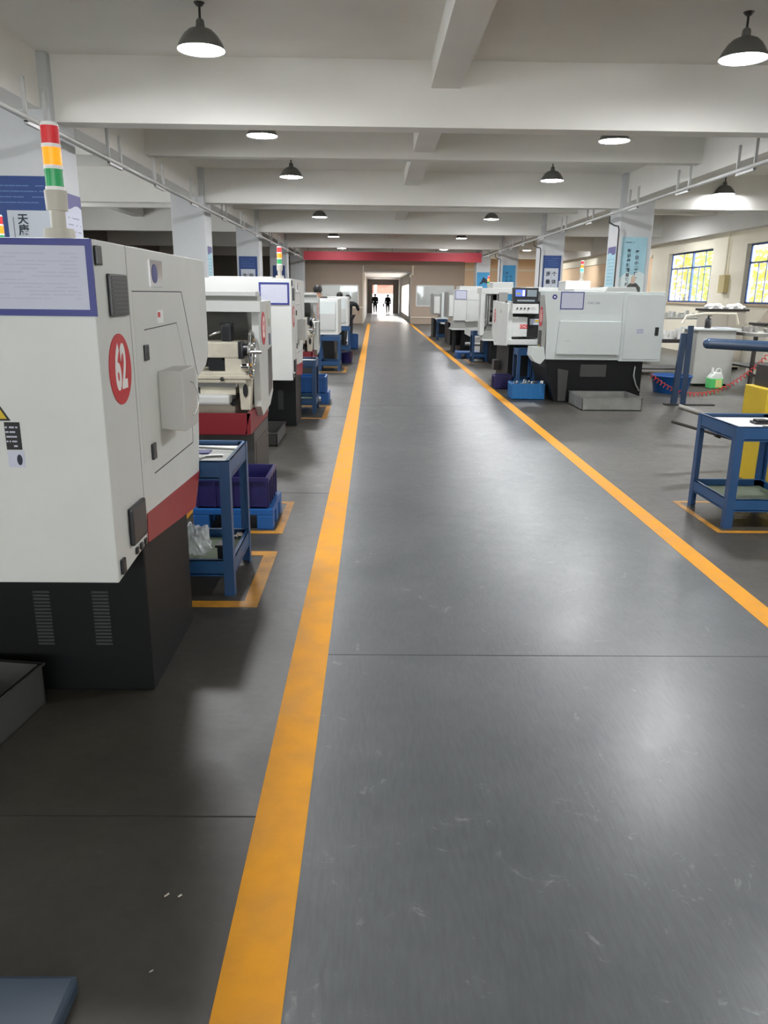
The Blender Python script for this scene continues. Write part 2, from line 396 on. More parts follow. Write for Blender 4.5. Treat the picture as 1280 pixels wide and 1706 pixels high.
# trees outside
def tree(x, y, h, r, c, label):
    t = thing('tree', label, 'tree', (x, y, 0), 'trees outside the right windows')
    obj('trunk', MB().cyl((x, y, -.06), (x, y, h-r*.7), .12, .07, 10), m_dark, t)
    b = MB()
    for i in range(2600):
        d = Vector((random.gauss(0, 1), random.gauss(0, 1), random.gauss(0, 1))).normalized()*r*(random.random()**.45)
        p = Vector((x, y, h-.2))+Vector((d.x, d.y, d.z*1.1)); s = random.uniform(.06, .13)
        q = Vector((random.gauss(0, 1), random.gauss(0, 1), random.gauss(0, 1))).normalized(); a = q.orthogonal().normalized()*s; e = q.cross(a).normalized()*s*.6
        vs = [b.b.verts.new(p+v) for v in (a, e, -a, -e)]; b.b.faces.new(vs)
    obj('foliage', b, mat('leaf_%d_%d_%d' % c, c, .6), t)
tree(14.6, 37.5, 3.2, 1.9, (150, 140, 30), 'yellow-green tree seen through the farthest right window, left half')
tree(15.2, 34.0, 2.9, 1.8, (120, 150, 60), 'greener tree seen through the farthest right window, right half')
tree(15.2, 29.2, 3.0, 1.8, (170, 158, 40), 'yellow-green tree seen through the window at the right edge')
# ================================================================ CONDUITS
def conduit(x, z, label, side, ys, bx):
    t = thing('conduit', label, 'pipe', (x, 0, z))
    obj('pipe', MB().cyl((x, -6, z), (x, 46.5, z), .032, n=12).cyl((x+side*.07, -6, z+.02), (x+side*.07, 46.5, z+.02), .018, n=8), m_pipe, t, True)
    for y in ys:
        obj('hanger', MB().box(x-.02, x+.02, y, y+.03, z-.05, 3.9).box(x-.02, x+.02, y+.55, y+.58, z-.05, 3.9).box(x-.02, x+.02, y, y+.58, z-.07, z-.035), m_pipe, t)
ysh = [4, 6.6, 9.2, 11.9, 14.3, 17, 20.4, 23.2, 26, 29.4, 32, 34.6, 38.2, 41, 43.6]
conduit(-3.78, 3.5, 'grey conduit along the left column row under the beams', -1, ysh, 0)
conduit(5.45, 3.54, 'grey conduit along the right column row under the beams', 1, ysh, 0)
def drop(x, y, side, label):
    t = obj('drop_conduit', MB().tube([(x, y, 3.5), (x, y, 3.36), (x+side*.12, y, 3.3), (x+side*.22, y, 3.28), (x+side*.24, y, 3.2), (x+side*.24, y, .3)], .018), m_dark if side > 0 else m_pipe, None, True, loc=(x, y, 3.5))
    tag(t, label, 'pipe')
drop(5.45, 18.95, 1, 'dark drop conduit on the right column bearing the pale sky poster')
drop(5.45, 27.7, 1, 'dark drop conduit on the right column bearing the navy poster')
drop(5.45, 36.4, 1, 'dark drop conduit on the right column bearing the bright blue poster')
# ================================================================ PENDANT LAMPS
def pendant(x, y, lit, label, group):
    t = thing('pendant_lamp', label, 'lamp', (x, y, 4.03), group)
    z = 4.03
    obj('stem', MB().cyl((x, y, z+.26), (x, y, ZC), .012, n=10).cyl((x, y, ZC-.03), (x, y, ZC), .03, .055, n=16), m_dark, t, True)
    prof = [(.235, 0), (.238, .008), (.225, .04), (.2, .085), (.165, .135), (.12, .175), (.06, .198), (.045, .205), (.04, .26), (.03, .275)]
    obj('dome', MB().lathe(prof, (x, y, z)), m_dome, t, True)
    obj('dome_lining', MB().lathe([(.233, .004), (.22, .04), (.195, .083), (.16, .13), (.1, .17), (.0015, .185)], (x, y, z)), m_domein, t, True)
    if lit:
        obj('diffuser', MB().lathe([(.226, .002), (.16, -.012), (.08, -.02), (.001, -.022)], (x, y, z+.01)), m_lamp, t, True)
    else:
        obj('bulb', MB().sph((x, y, z+.07), .05), m_domein, t, True)
    return t
names = ['nearest', 'second', 'third', 'fourth', 'fifth', 'sixth', 'seventh', 'eighth', 'ninth']
y0 = 8.7
for sx, side, gx in ((-1.75, 'left', 0), (3.72, 'right', 1)):
    first = None
    for k in range(9):
        y = y0+4.35*k
        lab = '%s lit dome pendant lamp of the aisle\'s %s lamp row' % (names[k], side)
        if first is None: first = pendant(sx, y, True, lab, 'lit dome lamps over the aisle')
        else: copy_to(first, (sx, y, 4.03), lab)
for sx, side in ((-1.75, 'left'), (3.72, 'right')):
    for k, nm in ((4.35, 'first'),): copy_to(first, (sx, k, 4.03), 'lit dome pendant lamp added overhead, %s one behind the frame top in the %s row' % (nm, side))  # unseen pair added to light the near floor and nearest lathe
bay = ['added beyond the frame, first of the bay row', 'added beyond the frame, second of the bay row', 'nearest seen, right of the pale sky poster', 'second seen, level with the farthest window', 'third seen, over the peach wall', 'fourth, added for light far along the peach wall', 'last, added for light by the end wall']
for k, nm in enumerate(bay):  # row filled out with added lamps to brighten the window bay
    copy_to(first, (8.15, (8.7, 14, 19.2, 25.2, 31.2, 37.2, 43.2)[k], 4.03), 'lit dome lamp of the window bay, '+nm, 'lit lamps in the window bay')
pendant(-6.3, 21.8, False, 'unlit dark dome pendant lamp in the dim left bay', None)
# banner
bt = thing('banner', 'long red cloth banner hung across the far end of the hall', 'banner', (.85, 36.6, 3.3))
obj('cloth', MB().box(-3.2, 4.05, 36.6, 36.63, 3.16, 3.53), m_ban, bt)
obj('cloth_end', MB().box(4.05, 4.86, 36.58, 36.62, 3.13, 3.55), m_ban, bt)
for bx_ in (-3.0, -1.2, .8, 2.8, 4.7): obj('tie', MB().cyl((bx_, 36.615, 3.52), (bx_, 36.745, 3.695), .008, n=6), m_dark, bt)
cm = obj('ceiling_camera', MB().cyl((.55, 45.3, 3.62), (.55, 45.3, 3.7), .05, n=12).sph((.55, 45.3, 3.6), .06), m_black, None, True, loc=(.55, 45.3, 3.6)); tag(cm, 'small black dome camera under the far beam above the corridor mouth', 'camera')
# ================================================================ COLUMN POSTERS
def poster(name, label, x0, x1, z0, z1, y, face_m, build):
    t = thing(name, label, 'poster', ((x0+x1)/2, y, z0))
    b = obj('backing', MB().box(x0, x1, y-.015, y, z0, z1), face_m, t)
    build(t, b, x0, x1, z0, z1, y-.015); return t
yc = YBM[1]-.12
def b_navy(l, r, hdr):
    def f(t, b, x0, x1, z0, z1, y):
        w = x1-x0; zt = z1-hdr
        s = obj('sheet', MB().box(x0+.09*w, x1-.12*w, y-.004, y, z0+.02, zt), m_pgrey, t)
        obj('printing', lines(MB(), x0+.1*w, x1-.15*w, zt+.06, z1-.06, '-y', y, 4, .012), mat('header_ink', (92, 120, 165), .6), t)
        n = max(len(l), len(r)); step = (zt-z0)/(n+.5); sz = min(step*.78, w*.26)
        obj('rule', MB().box(x0+.5*w-.004, x0+.5*w+.004, y-.006, y-.004, z0+.1, zt-.1), m_ink, s)
        for i, ch in enumerate(l): text('lettering', ch, sz, (x0+.32*w, y-.006, zt-step*(i+.75)), '-y', m_ink2, s, bold=.004)
        for i, ch in enumerate(r): text('lettering', ch, sz, (x0+.66*w, y-.006, zt-step*(i+.75)), '-y', m_ink2, s, bold=.004)
    return f
def b_col1(t, b, x0, x1, z0, z1, y):
    s = obj('sheet', MB().box(x0+.13, x1+.0, y-.004, y, z0+.05, 2.66), m_pgrey, t)
    obj('printing', lines(MB(), x0+.02, x1-.12, 2.72, 2.98, '-y', y, 4, .012), mat('header_ink', (92, 120, 165), .6), t)
    for ch, z in (('天', 2.55), ('康', 2.42)): text('lettering', ch, .135, (-4.42, y-.006, z), '-y', m_ink2, s, bold=.003)
    obj('rule', MB().box(-4.545, -4.535, y-.006, y-.004, 1.6, 2.58), m_ink, s)
poster('column_poster', 'navy blue poster with grey sheet on the nearest left column', -4.74, -4.0, 1.2, 3.06, yc, m_pblue, b_col1)
poster('column_poster', 'navy poster with two columns of characters on the third left column, behind the second board', -4.66, -4.03, 1.1, 2.9, YBM[3]-.12, m_pblue, b_navy('生产必须', '安全责任', .42))
poster('column_poster', 'small dark blue poster on the fourth left column beside the banner', -4.6, -4.05, 1.2, 2.9, YBM[4]-.12, m_pblue, b_navy('天道', '酬勤', .7))
poster('column_poster', 'navy poster with white sheet on the right column left of the pale sky poster', 5.83, 6.45, 1.2, 3.05, YBM[3]-.15, m_pblue, b_navy('质量是生命', '个体讲效率', .42))
def b_sky(t, b, x0, x1, z0, z1, y):
    w = x1-x0
    obj('cloud_band', MB().prism([(x0, z0), (x1, z0), (x1, z0+.55), (x0+.75*w, z0+.62), (x0+.5*w, z0+.52), (x0+.3*w, z0+.6), (x0, z0+.45)], 'y', y-.002, y), mat('cloud', (205, 218, 216), .6), t)
    obj('figure', MB().prism([(x0+.12*w, z0+.03), (x0+.9*w, z0+.03), (x0+.88*w, z0+.24), (x0+.72*w, z0+.34), (x0+.5*w, z0+.36), (x0+.38*w, z0+.3)], 'y', y-.004, y-.002), mat('poster_dark', (70, 72, 68), .6), t)
    obj('figure_head', MB().prism([(x0+.48*w, z0+.33), (x0+.64*w, z0+.33), (x0+.66*w, z0+.47), (x0+.56*w, z0+.53), (x0+.48*w, z0+.47)], 'y', y-.005, y-.003), mat('poster_skin', (200, 176, 158), .6), t)
    obj('printing', lines(MB(), x0+.15*w, x0+.5*w, z1-.14, z1-.1, '-y', y, 1, .016), m_ink2, t)
    for i, ch in enumerate('勤记步骤精益求成'): text('lettering', ch, .088, (x0+.32*w, y-.003, z1-.32-.107*i), '-y', m_ink2, t, bold=.003)
    for i, ch in enumerate('每日小善行不止'): text('lettering', ch, .09, (x0+.64*w, y-.003, z1-.34-.122*i), '-y', m_ink2, t, bold=.003)
poster('column_poster', 'pale sky-blue poster with dark characters on the column behind the big white machine', 5.83, 6.43, 1.68, 3.06, YBM[2]-.15, m_psky, b_sky)
def b_bri(t, b, x0, x1, z0, z1, y):
    for i, ch in enumerate('精益求精再创'): text('lettering', ch, .12, (x0+.35*(x1-x0), y-.003, z1-.35-.16*i), '-y', m_ink2, t)
    for i, ch in enumerate('安全生产第一'): text('lettering', ch, .12, (x0+.66*(x1-x0), y-.003, z1-.5-.16*i), '-y', m_ink2, t)
poster('column_poster', 'bright blue poster on the fourth right column', 5.84, 6.42, 1.3, 3.03, YBM[4]-.15, m_pbri, b_bri)
def b_pic(t, b, x0, x1, z0, z1, y):
    obj('picture', MB().prism([(x0+.1, z0+.75), (x0+.25, z0+.95), (x0+.35, z0+1.2), (x0+.5, z0+1.1), (x0+.75, z0+.9), (x0+.7, z0+.8), (x0+.4, z0+.9)], 'y', y-.003, y), m_ink2, t)
    obj('printing', lines(MB(), x0+.05, x1-.05, z0+.1, z0+.4, '-y', y, 3, .03), mat('header_ink', (92, 120, 165), .6), t)
poster('column_poster', 'blue picture poster on the farthest right column beside the banner end', 5.8, 6.5, 1.5, 2.95, YBM[5]-.15, m_pbri, b_pic)
# side notices (on aisle faces)
def side_notice(x, y0_, y1_, z0, z1, face, label, mcol):
    s = 1 if face == '+x' else -1
    t = thing('side_notice', label, 'notice', (x, (y0_+y1_)/2, z0))
    a, b = (x, x+.006*s) if s > 0 else (x-.006, x)
    obj('sheet', MB().box(a, b, y0_, y1_, z0, z1), mcol, t)
    a, b = (b, b+.002) if s > 0 else (a-.002, a)
    n = 10; top = [(y0_+(y1_-y0_)*i/n, z1-.16-.03*math.sin(i/n*6.28)) for i in range(n+1)]
    obj('header', MB().prism([(y0_, z1), (y1_, z1)]+top[::-1], 'x', a, b), mat('header_violet', (78, 74, 128), .5), t)
    obj('printing', lines(MB(), y0_+.06, y1_-.06, z0+.1, z1-.25, face, (b if s > 0 else a), 12, .01), m_ink, t)
side_notice(CLX, YBM[1]-.02, YBM[1]+.6, 1.55, 2.9, '+x', 'white rules notice with violet header on the nearest left column side', m_paper)
side_notice(CLX, YBM[2]+.0, YBM[2]+.5, 1.5, 2.75, '+x', 'pale notice on the aisle side of the second left column', m_psky)
side_notice(CRX, YBM[2]-.0, YBM[2]+.62, 1.55, 2.86, '-x', 'pale blue notice with violet header on the side of the sky poster column', m_psky)
obs = obj('wall_banner', MB().box(XL+.01, XL+.03, 16, 40, 2.9, 3.5), mat('dull_red', (134, 74, 66), .8), None, loc=(XL, 28, 2.9)); tag(obs, 'dull red banner on the far wall of the dim left bay', 'banner')
# ================================================================ LATHE TYPE A (closed, end panel to the camera)
def tower(parent, x, y, z, lit='amber', s=1.):
    t = obj('signal_tower', MB().cyl((x, y, z), (x, y, z+.04*s), .055*s, .05*s, 20).cyl((x, y, z+.04*s), (x, y, z+.1*s), .026*s, n=18).cyl((x, y, z+.1*s), (x, y, z+.165*s), .036*s, .038*s, 20), mat('tower_grey', (176, 172, 160), .45), parent, True)
    zz = z+.165*s
    for nm, c, e in (('green_lens', (24, 150, 84), 0), ('amber_lens', (255, 150, 20), 0), ('red_lens', (206, 36, 44), 0)):
        on = nm.startswith(lit)
        obj('clamp_ring', MB().cyl((x, y, zz), (x, y, zz+.012*s), .032*s, n=20), m_domein, t, True)
        m = mat(nm+('_on' if on else ''), (c if not on else ((255, 112, 0) if lit == 'amber' else (60, 255, 190))), .25, emit=(1.6 if on else .1))
        obj(nm, MB().cyl((x, y, zz+.012*s), (x, y, zz+.068*s), .030*s, n=24), m, t, True)
        zz += .068*s
    obj('cap', MB().cyl((x, y, zz), (x, y, zz+.012*s), .031*s, .026*s, 20), m_domein, t, True)
    return t
def number_sign(parent, x, y, z, ry, rz, num, face):
    n = 40
    poly = [(y+ry*math.cos(2*math.pi*i/n), z+rz*math.sin(2*math.pi*i/n)) for i in range(n)]
    a, b = (x, x+.002) if face == '+x' else (x-.002, x)
    s = obj('number_sign', MB().prism(poly, 'x', a, b), m_sign, parent)
    text('digits', num, rz*1.72, (b if face == '+x' else a, y, z-.0), face, m_digit, s, sx=.62*ry/rz, bold=.007)
    return s
def machine_a(x, y, num, label):
    """x front plane (faces +x, the aisle), y near end"""
    t = thing('cnc_lathe', label, 'lathe', (x, y, 0))
    P = [(0, .633), (.385, .668), (1.27, .58), (1.42, .747), (1.47, .95), (1.515, 1.25), (1.74, 1.30), (1.82, 1.36), (1.82, 1.87), (0, 1.87)]
    obj('cover', MB().prism([(y+a, b) for a, b in P], 'x', x-1.25, x, .006), m_white, t)
    obj('base', MB().box(x-1.2, x, y+.33, y+1.09, 0, .66, .006).box(x-1.2, x-.15, y+.36, y+1.3, .4, .66), m_base, t)
    for c in (x-.45, x-.20):
        v = MB()
        for k in range(16): v.box(c-.035, c+.035, y+.326, y+.33, .22+k*.016, .229+k*.016)
        obj('vent_grille', v, mat('vent_slots', (50, 52, 52), .5), t)
    obj('red_band', MB().prism([(y+.395, .667), (y+1.27, .582), (y+1.418, .75), (y+.41, .79)], 'x', x-.02, x+.004), m_red, t)
    gx0, gx1 = x, x+.0012
    def seg(mb, a, b, w=.004):
        (ya, za), (yb, zb) = a, b; d = Vector((yb-ya, zb-za)).normalized(); nn = Vector((-d.y, d.x))*w/2
        mb.prism([(y+ya+nn.x, za+nn.y), (y+yb+nn.x, zb+nn.y), (y+yb-nn.x, zb-nn.y), (y+ya-nn.x, za-nn.y)], 'x', gx0, gx1); return mb
    g = MB(); seg(g, (.385, .67), (.385, 1.869), .003); obj('panel_gap', g, m_grey, t)
    g = MB(); seg(g, (.43, 1.70), (1.24, 1.70)); seg(g, (1.24, 1.70), (1.5, 1.27), .005)
    dr = obj('sliding_door', MB().box(x, x+.0008, y+.43, y+1.2, 1.0, 1.69), m_door, t)
    obj('door_gap', g, m_gap, dr)
    g = MB(); seg(g, (.56, 1.545), (1.11, 1.555), .004); seg(g, (1.11, 1.555), (1.27, 1.3), .003); seg(g, (.57, .93), (1.31, .93), .005); seg(g, (1.31, .93), (1.32, 1.06), .003)
    ad = obj('access_door', MB().box(x, x+.001, y+.56, y+1.25, .95, 1.53), m_door, t)
    obj('door_gap', g, m_gap, ad)
    bx = obj('pull_box', MB().prism([(x, 1.36), (x+.11, 1.365), (x+.112, 1.09), (x, 1.10)], 'y', y+.72, y+.98, .006), mat('pull_box_grey', (186, 185, 180), .45), t)
    obj('wire_handle', MB().tube([(x+.11, y+.86, 1.30), (x+.125, y+.86, 1.295), (x+.138, y+.87, 1.26), (x+.142, y+.875, 1.22), (x+.138, y+.87, 1.18), (x+.125, y+.86, 1.15), (x+.11, y+.86, 1.145)], .003, 6), m_steel, bx, True)
    for (a, b, c, d) in ((.03, .085, 1.785, 1.85), (.53, .58, 1.42, 1.485), (.54, .59, .995, 1.065), (.03, .07, .655, .715)):
        obj('hinge', MB().box(x, x+.012, y+a, y+b, c, d, .004), m_black, t)
    vg = obj('vent_cover', MB().box(x, x+.014, y+.14, y+.34, 1.61, 1.76, .005), m_black, t)
    l = MB()
    for k in range(9): l.box(x+.014, x+.0155, y+.155, y+.325, 1.622+k*.015, 1.629+k*.015)
    obj('slats', l, mat('vent_slats', (44, 45, 48), .3), vg)
    obj('power_socket', MB().box(x, x+.02, y+.16, y+.35, .725, .88, .01), m_black, t)
    for a in (.22, .28, .34): obj('button', MB().box(x, x+.01, y+a, y+a+.025, .672, .70, .004), m_black, t)
    number_sign(t, x+.0008, y+.215, 1.415, .128, .132, num, '+x')
    pl = obj('name_plate', MB().box(x, x+.003, y+.70, y+.90, 1.72, 1.83), m_chrome, t)
    obj('emblem', MB().prism([(y+.77+.045*math.cos(k*.42), 1.775+.04*math.sin(k*.42)) for k in range(15)], 'x', x+.003, x+.0042), m_navy, pl)
    st = obj('warning_sticker', MB().box(x, x+.0022, y+.77, y+.87, 1.565, 1.62), m_digit, t)
    obj('mark', MB().box(x+.0022, x+.003, y+.78, y+.82, 1.59, 1.612), m_sign, st)
    tower(t, x-.15, y+.14, 1.868)
    obj('top_duct', MB().box(x-1.1, x-.3, y+.5, y+1.5, 1.868, 1.90, .004), m_white, t)
    es = obj('end_sticker', MB().prism([(x-.36, 1.145), (x-.305, 1.145), (x-.305, 1.245), (x-.36, 1.245)], 'y', y-.0015, y), m_black, t)
    l = lines(MB(), x-.358, x-.31, 1.15, 1.235, '-y', y-.0015, 5, .006); obj('printing', l, m_paper, es)
    e2 = obj('end_sticker', MB().box(x-.36, x-.3, y-.0015, y, 1.08, 1.142), m_paper, t)
    obj('pictogram', MB().prism([(x-.318+.01*math.cos(k*.5), 1.108+.02*math.sin(k*.5)) for k in range(12)], 'y', y-.0025, y-.0015), m_ink2, e2)
    e3 = obj('warning_triangle', MB().prism([(x-.41, 1.25), (x-.335, 1.25), (x-.372, 1.312)], 'y', y-.0015, y), m_black, t)
    obj('triangle_face', MB().prism([(x-.398, 1.257), (x-.347, 1.257), (x-.372, 1.298)], 'y', y-.0025, y-.0015), m_yelm, e3)
    return t
def notice_board(x0, x1, z0, z1, y, label, fw=.022):
    t = thing('notice_board', label, 'notice board', ((x0+x1)/2, y, z0), 'paper boards on the machine end panels')
    f = MB().box(x0, x1, y-.008, y, z1-fw, z1).box(x0, x1, y-.008, y, z0, z0+fw).box(x0, x0+fw, y-.008, y, z0+fw, z1-fw).box(x1-fw, x1, y-.008, y, z0+fw, z1-fw)
    obj('frame', f, m_navy, t)
    s = obj('sheet', MB().box(x0+fw, x1-fw, y-.004, y, z0+fw, z1-fw), m_paper, t)
    w = x1-x0
    obj('printing', lines(MB(), x0+fw+.03*w, x1-fw-.04*w, z0+fw+.03, z1-fw-.02, '-y', y-.004, 13, .0022*w/.6, .75, .0008), mat('faint_ink', (176, 179, 196), .7), s)
    return t
machine_a(-.96, 2.75, '62', 'nearest white lathe with round red 62 sign and black base, left foreground')
notice_board(-1.56, -.952, 1.615, 1.868, 2.75, 'large blue-framed paper sheet on the end of the lathe numbered 62')
machine_a(-1.02, 9.85, '64', 'white closed lathe with red band and blue-framed paper, second closed one on the left')
obj('cover_extension', MB().box(-2.35, -1.9, 9.853, 11.6, .66, 1.868), m_white, [o for o in COL.objects if o.name.startswith('cnc_lathe')][-1])
notice_board(-1.415, -1.045, 1.56, 1.825, 9.85, 'blue-framed paper sheet on the second closed lathe on the left')
# second row machine whose tower shows at the left edge
t2 = machine_a(-2.72, 6.15, '71', 'closed lathe in the back row whose small signal tower shows above the nearest board')
# ================================================================ LATHE TYPE B (open)
def machine_b(x, y, num, label):
    """x aisle-facing plane about -.97, y near end 6.4"""
    t = thing('open_lathe', label, 'lathe', (x, y, 0))
    obj('pedestal', MB().box(x-.95, x-.04, y+.1, y+.98, 0, .56, .006), m_dgrey, t)
    obj('pedestal_panel', MB().box(x-.04, x-.036, y+.18, y+.9, .05, .46), mat('pedestal_panel', (52, 52, 50), .5), t)
    tr = MB().prism([(x-1.25, .56), (x-.1, .56), (x-.05, .735), (x-1.25, .735)], 'y', y, y+.012)
    tr.prism([(y, .56), (y+1.05, .53), (y+1.1, .725), (y, .735)], 'x', x-.08, x-.05)
    tr.box(x-1.25, x-.08, y+.01, y+1.3, .55, .565)
    obj('chip_tray', tr, mat('tray_red_shaded', (118, 24, 34), .45), t)  # darker copy of the band red, the tray's shade put into the colour
    # bed and carriage
    obj('bed', MB().box(x-.6, x-.22, y+.25, y+1.3, .565, .80, .01).box(x-.5, x-.2, y+.2, y+1.3, .86, .93, .008), m_cream, t)
    obj('bed_way', MB().box(x-.52, x-.18, y+.18, y+1.3, .93, .965, .004), m_steel, t)
    obj('bed_port', MB().cyl((x-.21-.02, y+.245, .79), (x-.21-.02, y+.252, .79), .03, n=18), m_gap, t)
    sd = obj('saddle', MB().box(x-.58, x-.10, y+.16, y+.62, .965, 1.06, .012).box(x-.58, x-.06, y+.15, y+.6, 1.0, 1.03, .006), m_cream, t)
    obj('lock_knob', MB().sph((x-.3, y+.145, 1.0), .018), m_black, sd, True)
    cs = obj('cross_slide', MB().box(x-.5, x-.13, y+.2, y+.55, 1.17, 1.30, .012).prism([(x-.28, 1.06), (x-.07, 1.06), (x-.13, 1.17), (x-.28, 1.17)], 'y', y+.2, y+.55), m_cream, t)
    obj('slide_recess', MB().prism([(x-.42, 1.065), (x-.285, 1.065), (x-.28, 1.10), (x-.285, 1.14), (x-.31, 1.168), (x-.42, 1.168)], 'y', y+.21, y+.4), m_black, cs)
    obj('tool_post', MB().box(x-.32, x-.24, y+.3, y+.45, 1.30, 1.43, .006).cyl((x-.28, y+.37, 1.43), (x-.28, y+.37, 1.45), .06, n=16), m_black, t)
    obj('clamp_lever', MB().tube([(x-.42, y+.3, 1.35), (x-.36, y+.3, 1.37), (x-.31, y+.33, 1.385)], .01), m_chrome, t, True)
    obj('splash_tray', MB().box(x-.62, x-.24, y+.1, y+.5, .79, .87, .02), m_bwhite, t)
    sp = obj('support_leg', MB().prism([(x-.16, .735), (x-.08, .735), (x-.06, 1.0), (x-.2, 1.0), (x-.17, .93)], 'y', y+.2, y+.32, .004), m_cream, t)
    obj('slot', MB().prism([(x-.115+.022*math.cos(k*.5), .90+.055*math.sin(k*.5)) for k in range(13)], 'y', y+.19, y+.2), m_gap, sp)
    fb = obj('screw_housing', MB().cyl((x-.14, y+.16, 1.245), (x-.07, y+.16, 1.245), .055, n=20).box(x-.15, x-.11, y+.1, y+.22, 1.17, 1.31, .006), m_black, t, True)
    hw = obj('handwheel', MB().torus((x-.045, y+.16, 1.245), .15, .013, 'x').cyl((x-.07, y+.16, 1.245), (x-.03, y+.16, 1.245), .03, n=18), m_chrome, t, True)
    sk = MB()
    for k in range(3):
        a = k*2.094+.3; sk.cyl((x-.045, y+.16, 1.245), (x-.045, y+.16+.15*math.cos(a), 1.245+.15*math.sin(a)), .008, n=8)
    obj('spoke', sk, m_chrome, hw, True)
    obj('crank_handle', MB().cyl((x-.04, y+.02, 1.235), (x+.055, y+.02, 1.235), .011, .014, 12).sph((x-.045, y+.08, 1.28), .026), m_chrome, hw, True)
    h2 = obj('feed_wheel', MB().torus((x-.06, y+.2, 1.1), .09, .011, 'x').cyl((x-.14, y+.2, 1.1), (x-.04, y+.2, 1.1), .025, n=16), m_chrome, t, True)
    # enclosure
    obj('back_panel', MB().box(x-1.2, x-.93, y+.35, y+1.5, .56, 1.63).box(x-1.2, x-.08, y+1.3, y+1.34, .56, 1.63), m_grey, t)
    obj('splash_panel', MB().prism([(x-.75, 1.3), (x-.1, 1.38), (x-.1, 1.33), (x-.75, 1.22)], 'y', y+1.24, y+1.3), mat('splash_grey', (118, 119, 114), .35), t)
    hd = obj('top_hood', MB().box(x-1.3, x+.03, y+.2, y+.42, 1.545, 1.632, .004).box(x-1.3, x+.01, y+.22, y+.42, 1.632, 1.672).box(x-1.3, x+.0, y+.18, y+.42, 1.672, 1.71, .004).box(x-1.3, x-.2, y+.42, y+1.3, 1.545, 1.70, .004), m_bwhite, t)
    obj('hood_strip', MB().box(x-1.28, x+.005, y+.212, y+.22, 1.636, 1.668), m_grey, hd)
    ps = obj('end_post', MB().prism([(y+.3, 1.633), (y+1.12, 1.633), (y+1.12, .79), (y+.9, .69), (y+.42, .655), (y+.3, .75)], 'x', x-.06, x, .004), m_bwhite, t)
    ins = obj('post_inner', MB().box(x-.12, x-.06, y+.5, y+1.3, .74, 1.54), m_grey, t)
    number_sign(t, x+.0008, y+.57, 1.40, .13, .142, num, '+x')
    obj('window_slot', MB().prism([(y+.82, 1.20), (y+1.07, 1.22), (y+1.07, .83), (y+.80, .78)], 'x', x, x+.002), mat('slot_dark', (48, 46, 42), .3), t)
    obj('label_strip', MB().box(x, x+.0015, y+.82, y+.9, 1.42, 1.6), mat('label_cream', (200, 194, 168), .6), t)
    obj('label_strip', MB().box(x, x+.0015, y+.9, y+1.03, 1.235, 1.34), mat('label_slate', (84, 88, 112), .5), t)
    obj('label_strip', MB().box(x, x+.0015, y+.92, y+1.0, 1.40, 1.47), m_grey, t)
    return t
mbm = machine_b(-.97, 6.38, '63', 'open lathe with chrome handwheel and red chip tray, nearer of the two on the left')
machine_b(-.99, 13.45, '65', 'open lathe with chrome handwheel farther down the left row behind the second closed lathe')
# ================================================================ FAR-LEFT WHITE CABINETS (lathes with flat doors)
def machine_w(x, y, z1, w, label, side=1):
    t = thing('white_lathe', label, 'lathe', (x, y, 0))
    a, b = x-w, x
    obj('cover', MB().box(a, b, y, y+1.9, .72, z1, .01), m_white, t)
    obj('door_panel', MB().box(a+.03, b-.06, y-.03, y, .84, z1-.06, .004), m_cool, t)
    obj('lower_panel', MB().box(a+.12, b-.07, y-.038, y-.03, .86, z1-.35), mat('panel_pale', (186, 188, 184), .5), t)
    obj('side_rail', MB().box(a+.03, a+.11, y-.045, y-.03, .84, z1-.2), m_digit, t)
    obj('base', MB().box(a+.05, b-.1, y+.1, y+1.7, 0, .72, .006), m_base, t)
    return t
machine_w(-.87, 19.2, 1.58, .62, 'white upright machine cover behind the third blue trolley on the left')
machine_w(-.80, 24.2, 1.61, .62, 'farthest white machine cover of the left row near the end window')
# ================================================================ TROLLEYS
def trolley(x0, x1, y0, y1, h, label, z_low=.12, rim=.11, lw=.055):
    t = thing('tool_trolley', label, 'trolley', ((x0+x1)/2, (y0+y1)/2, 0), 'blue steel two-tier tool trolleys')
    def tray(z, th):
        m = MB(); q = .004
        m.box(x0, x1, y0, y0+q, z, z+th).box(x0, x1, y1-q, y1, z, z+th).box(x0, x0+q, y0, y1, z, z+th).box(x1-q, x1, y0, y1, z, z+th)
        m.box(x0, x1, y0, y1, z+.01, z+.016)
        for a, b in ((y0, y0+.022), (y1-.022, y1)): m.box(x0, x1, a, b, z+th-.006, z+th)
        for a, b in ((x0, x0+.022), (x1-.022, x1)): m.box(a, b, y0, y1, z+th-.006, z+th)
        return m
    a = obj('top_tray', tray(h-rim, rim), m_blue, t)
    obj('mat', MB().box(x0+.024, x1-.024, y0+.024, y1-.024, h-.05, h-.03), m_matw, a)
    b = obj('lower_tray', tray(z_low, rim*.9), m_blue, t)
    obj('mat', MB().box(x0+.024, x1-.024, y0+.024, y1-.024, z_low+.03, z_low+.045), m_matg, b)
    for sx in (0, 1):
        for sy in (0, 1):
            cx, cy = (x0, x1)[sx], (y0, y1)[sy]; dx, dy = (1, -1)[sx], (1, -1)[sy]
            m = MB(); e = -.003
            xa, xb = sorted((cx-e*-dx, cx+dx*lw)); ya, yb = sorted((cy-dy*.003, cy+dy*.004))
            m.box(xa, xb, ya, yb, 0, h-.002)
            xa, xb = sorted((cx-dx*.003, cx+dx*.004)); ya, yb = sorted((cy+dy*.004, cy+dy*lw))
            m.box(xa, xb, ya, yb, 0, h-.002)
            obj('leg', m, m_blue2, t)
    return t
trolley(-1.30, -.80, 4.19, 4.82, .80, 'blue two-tier trolley with white top mat beside the nearest lathe')
trolley(-1.34, -.84, 11.3, 11.9, .77, 'blue trolley behind the second closed lathe on the left, bright blue crate under it')
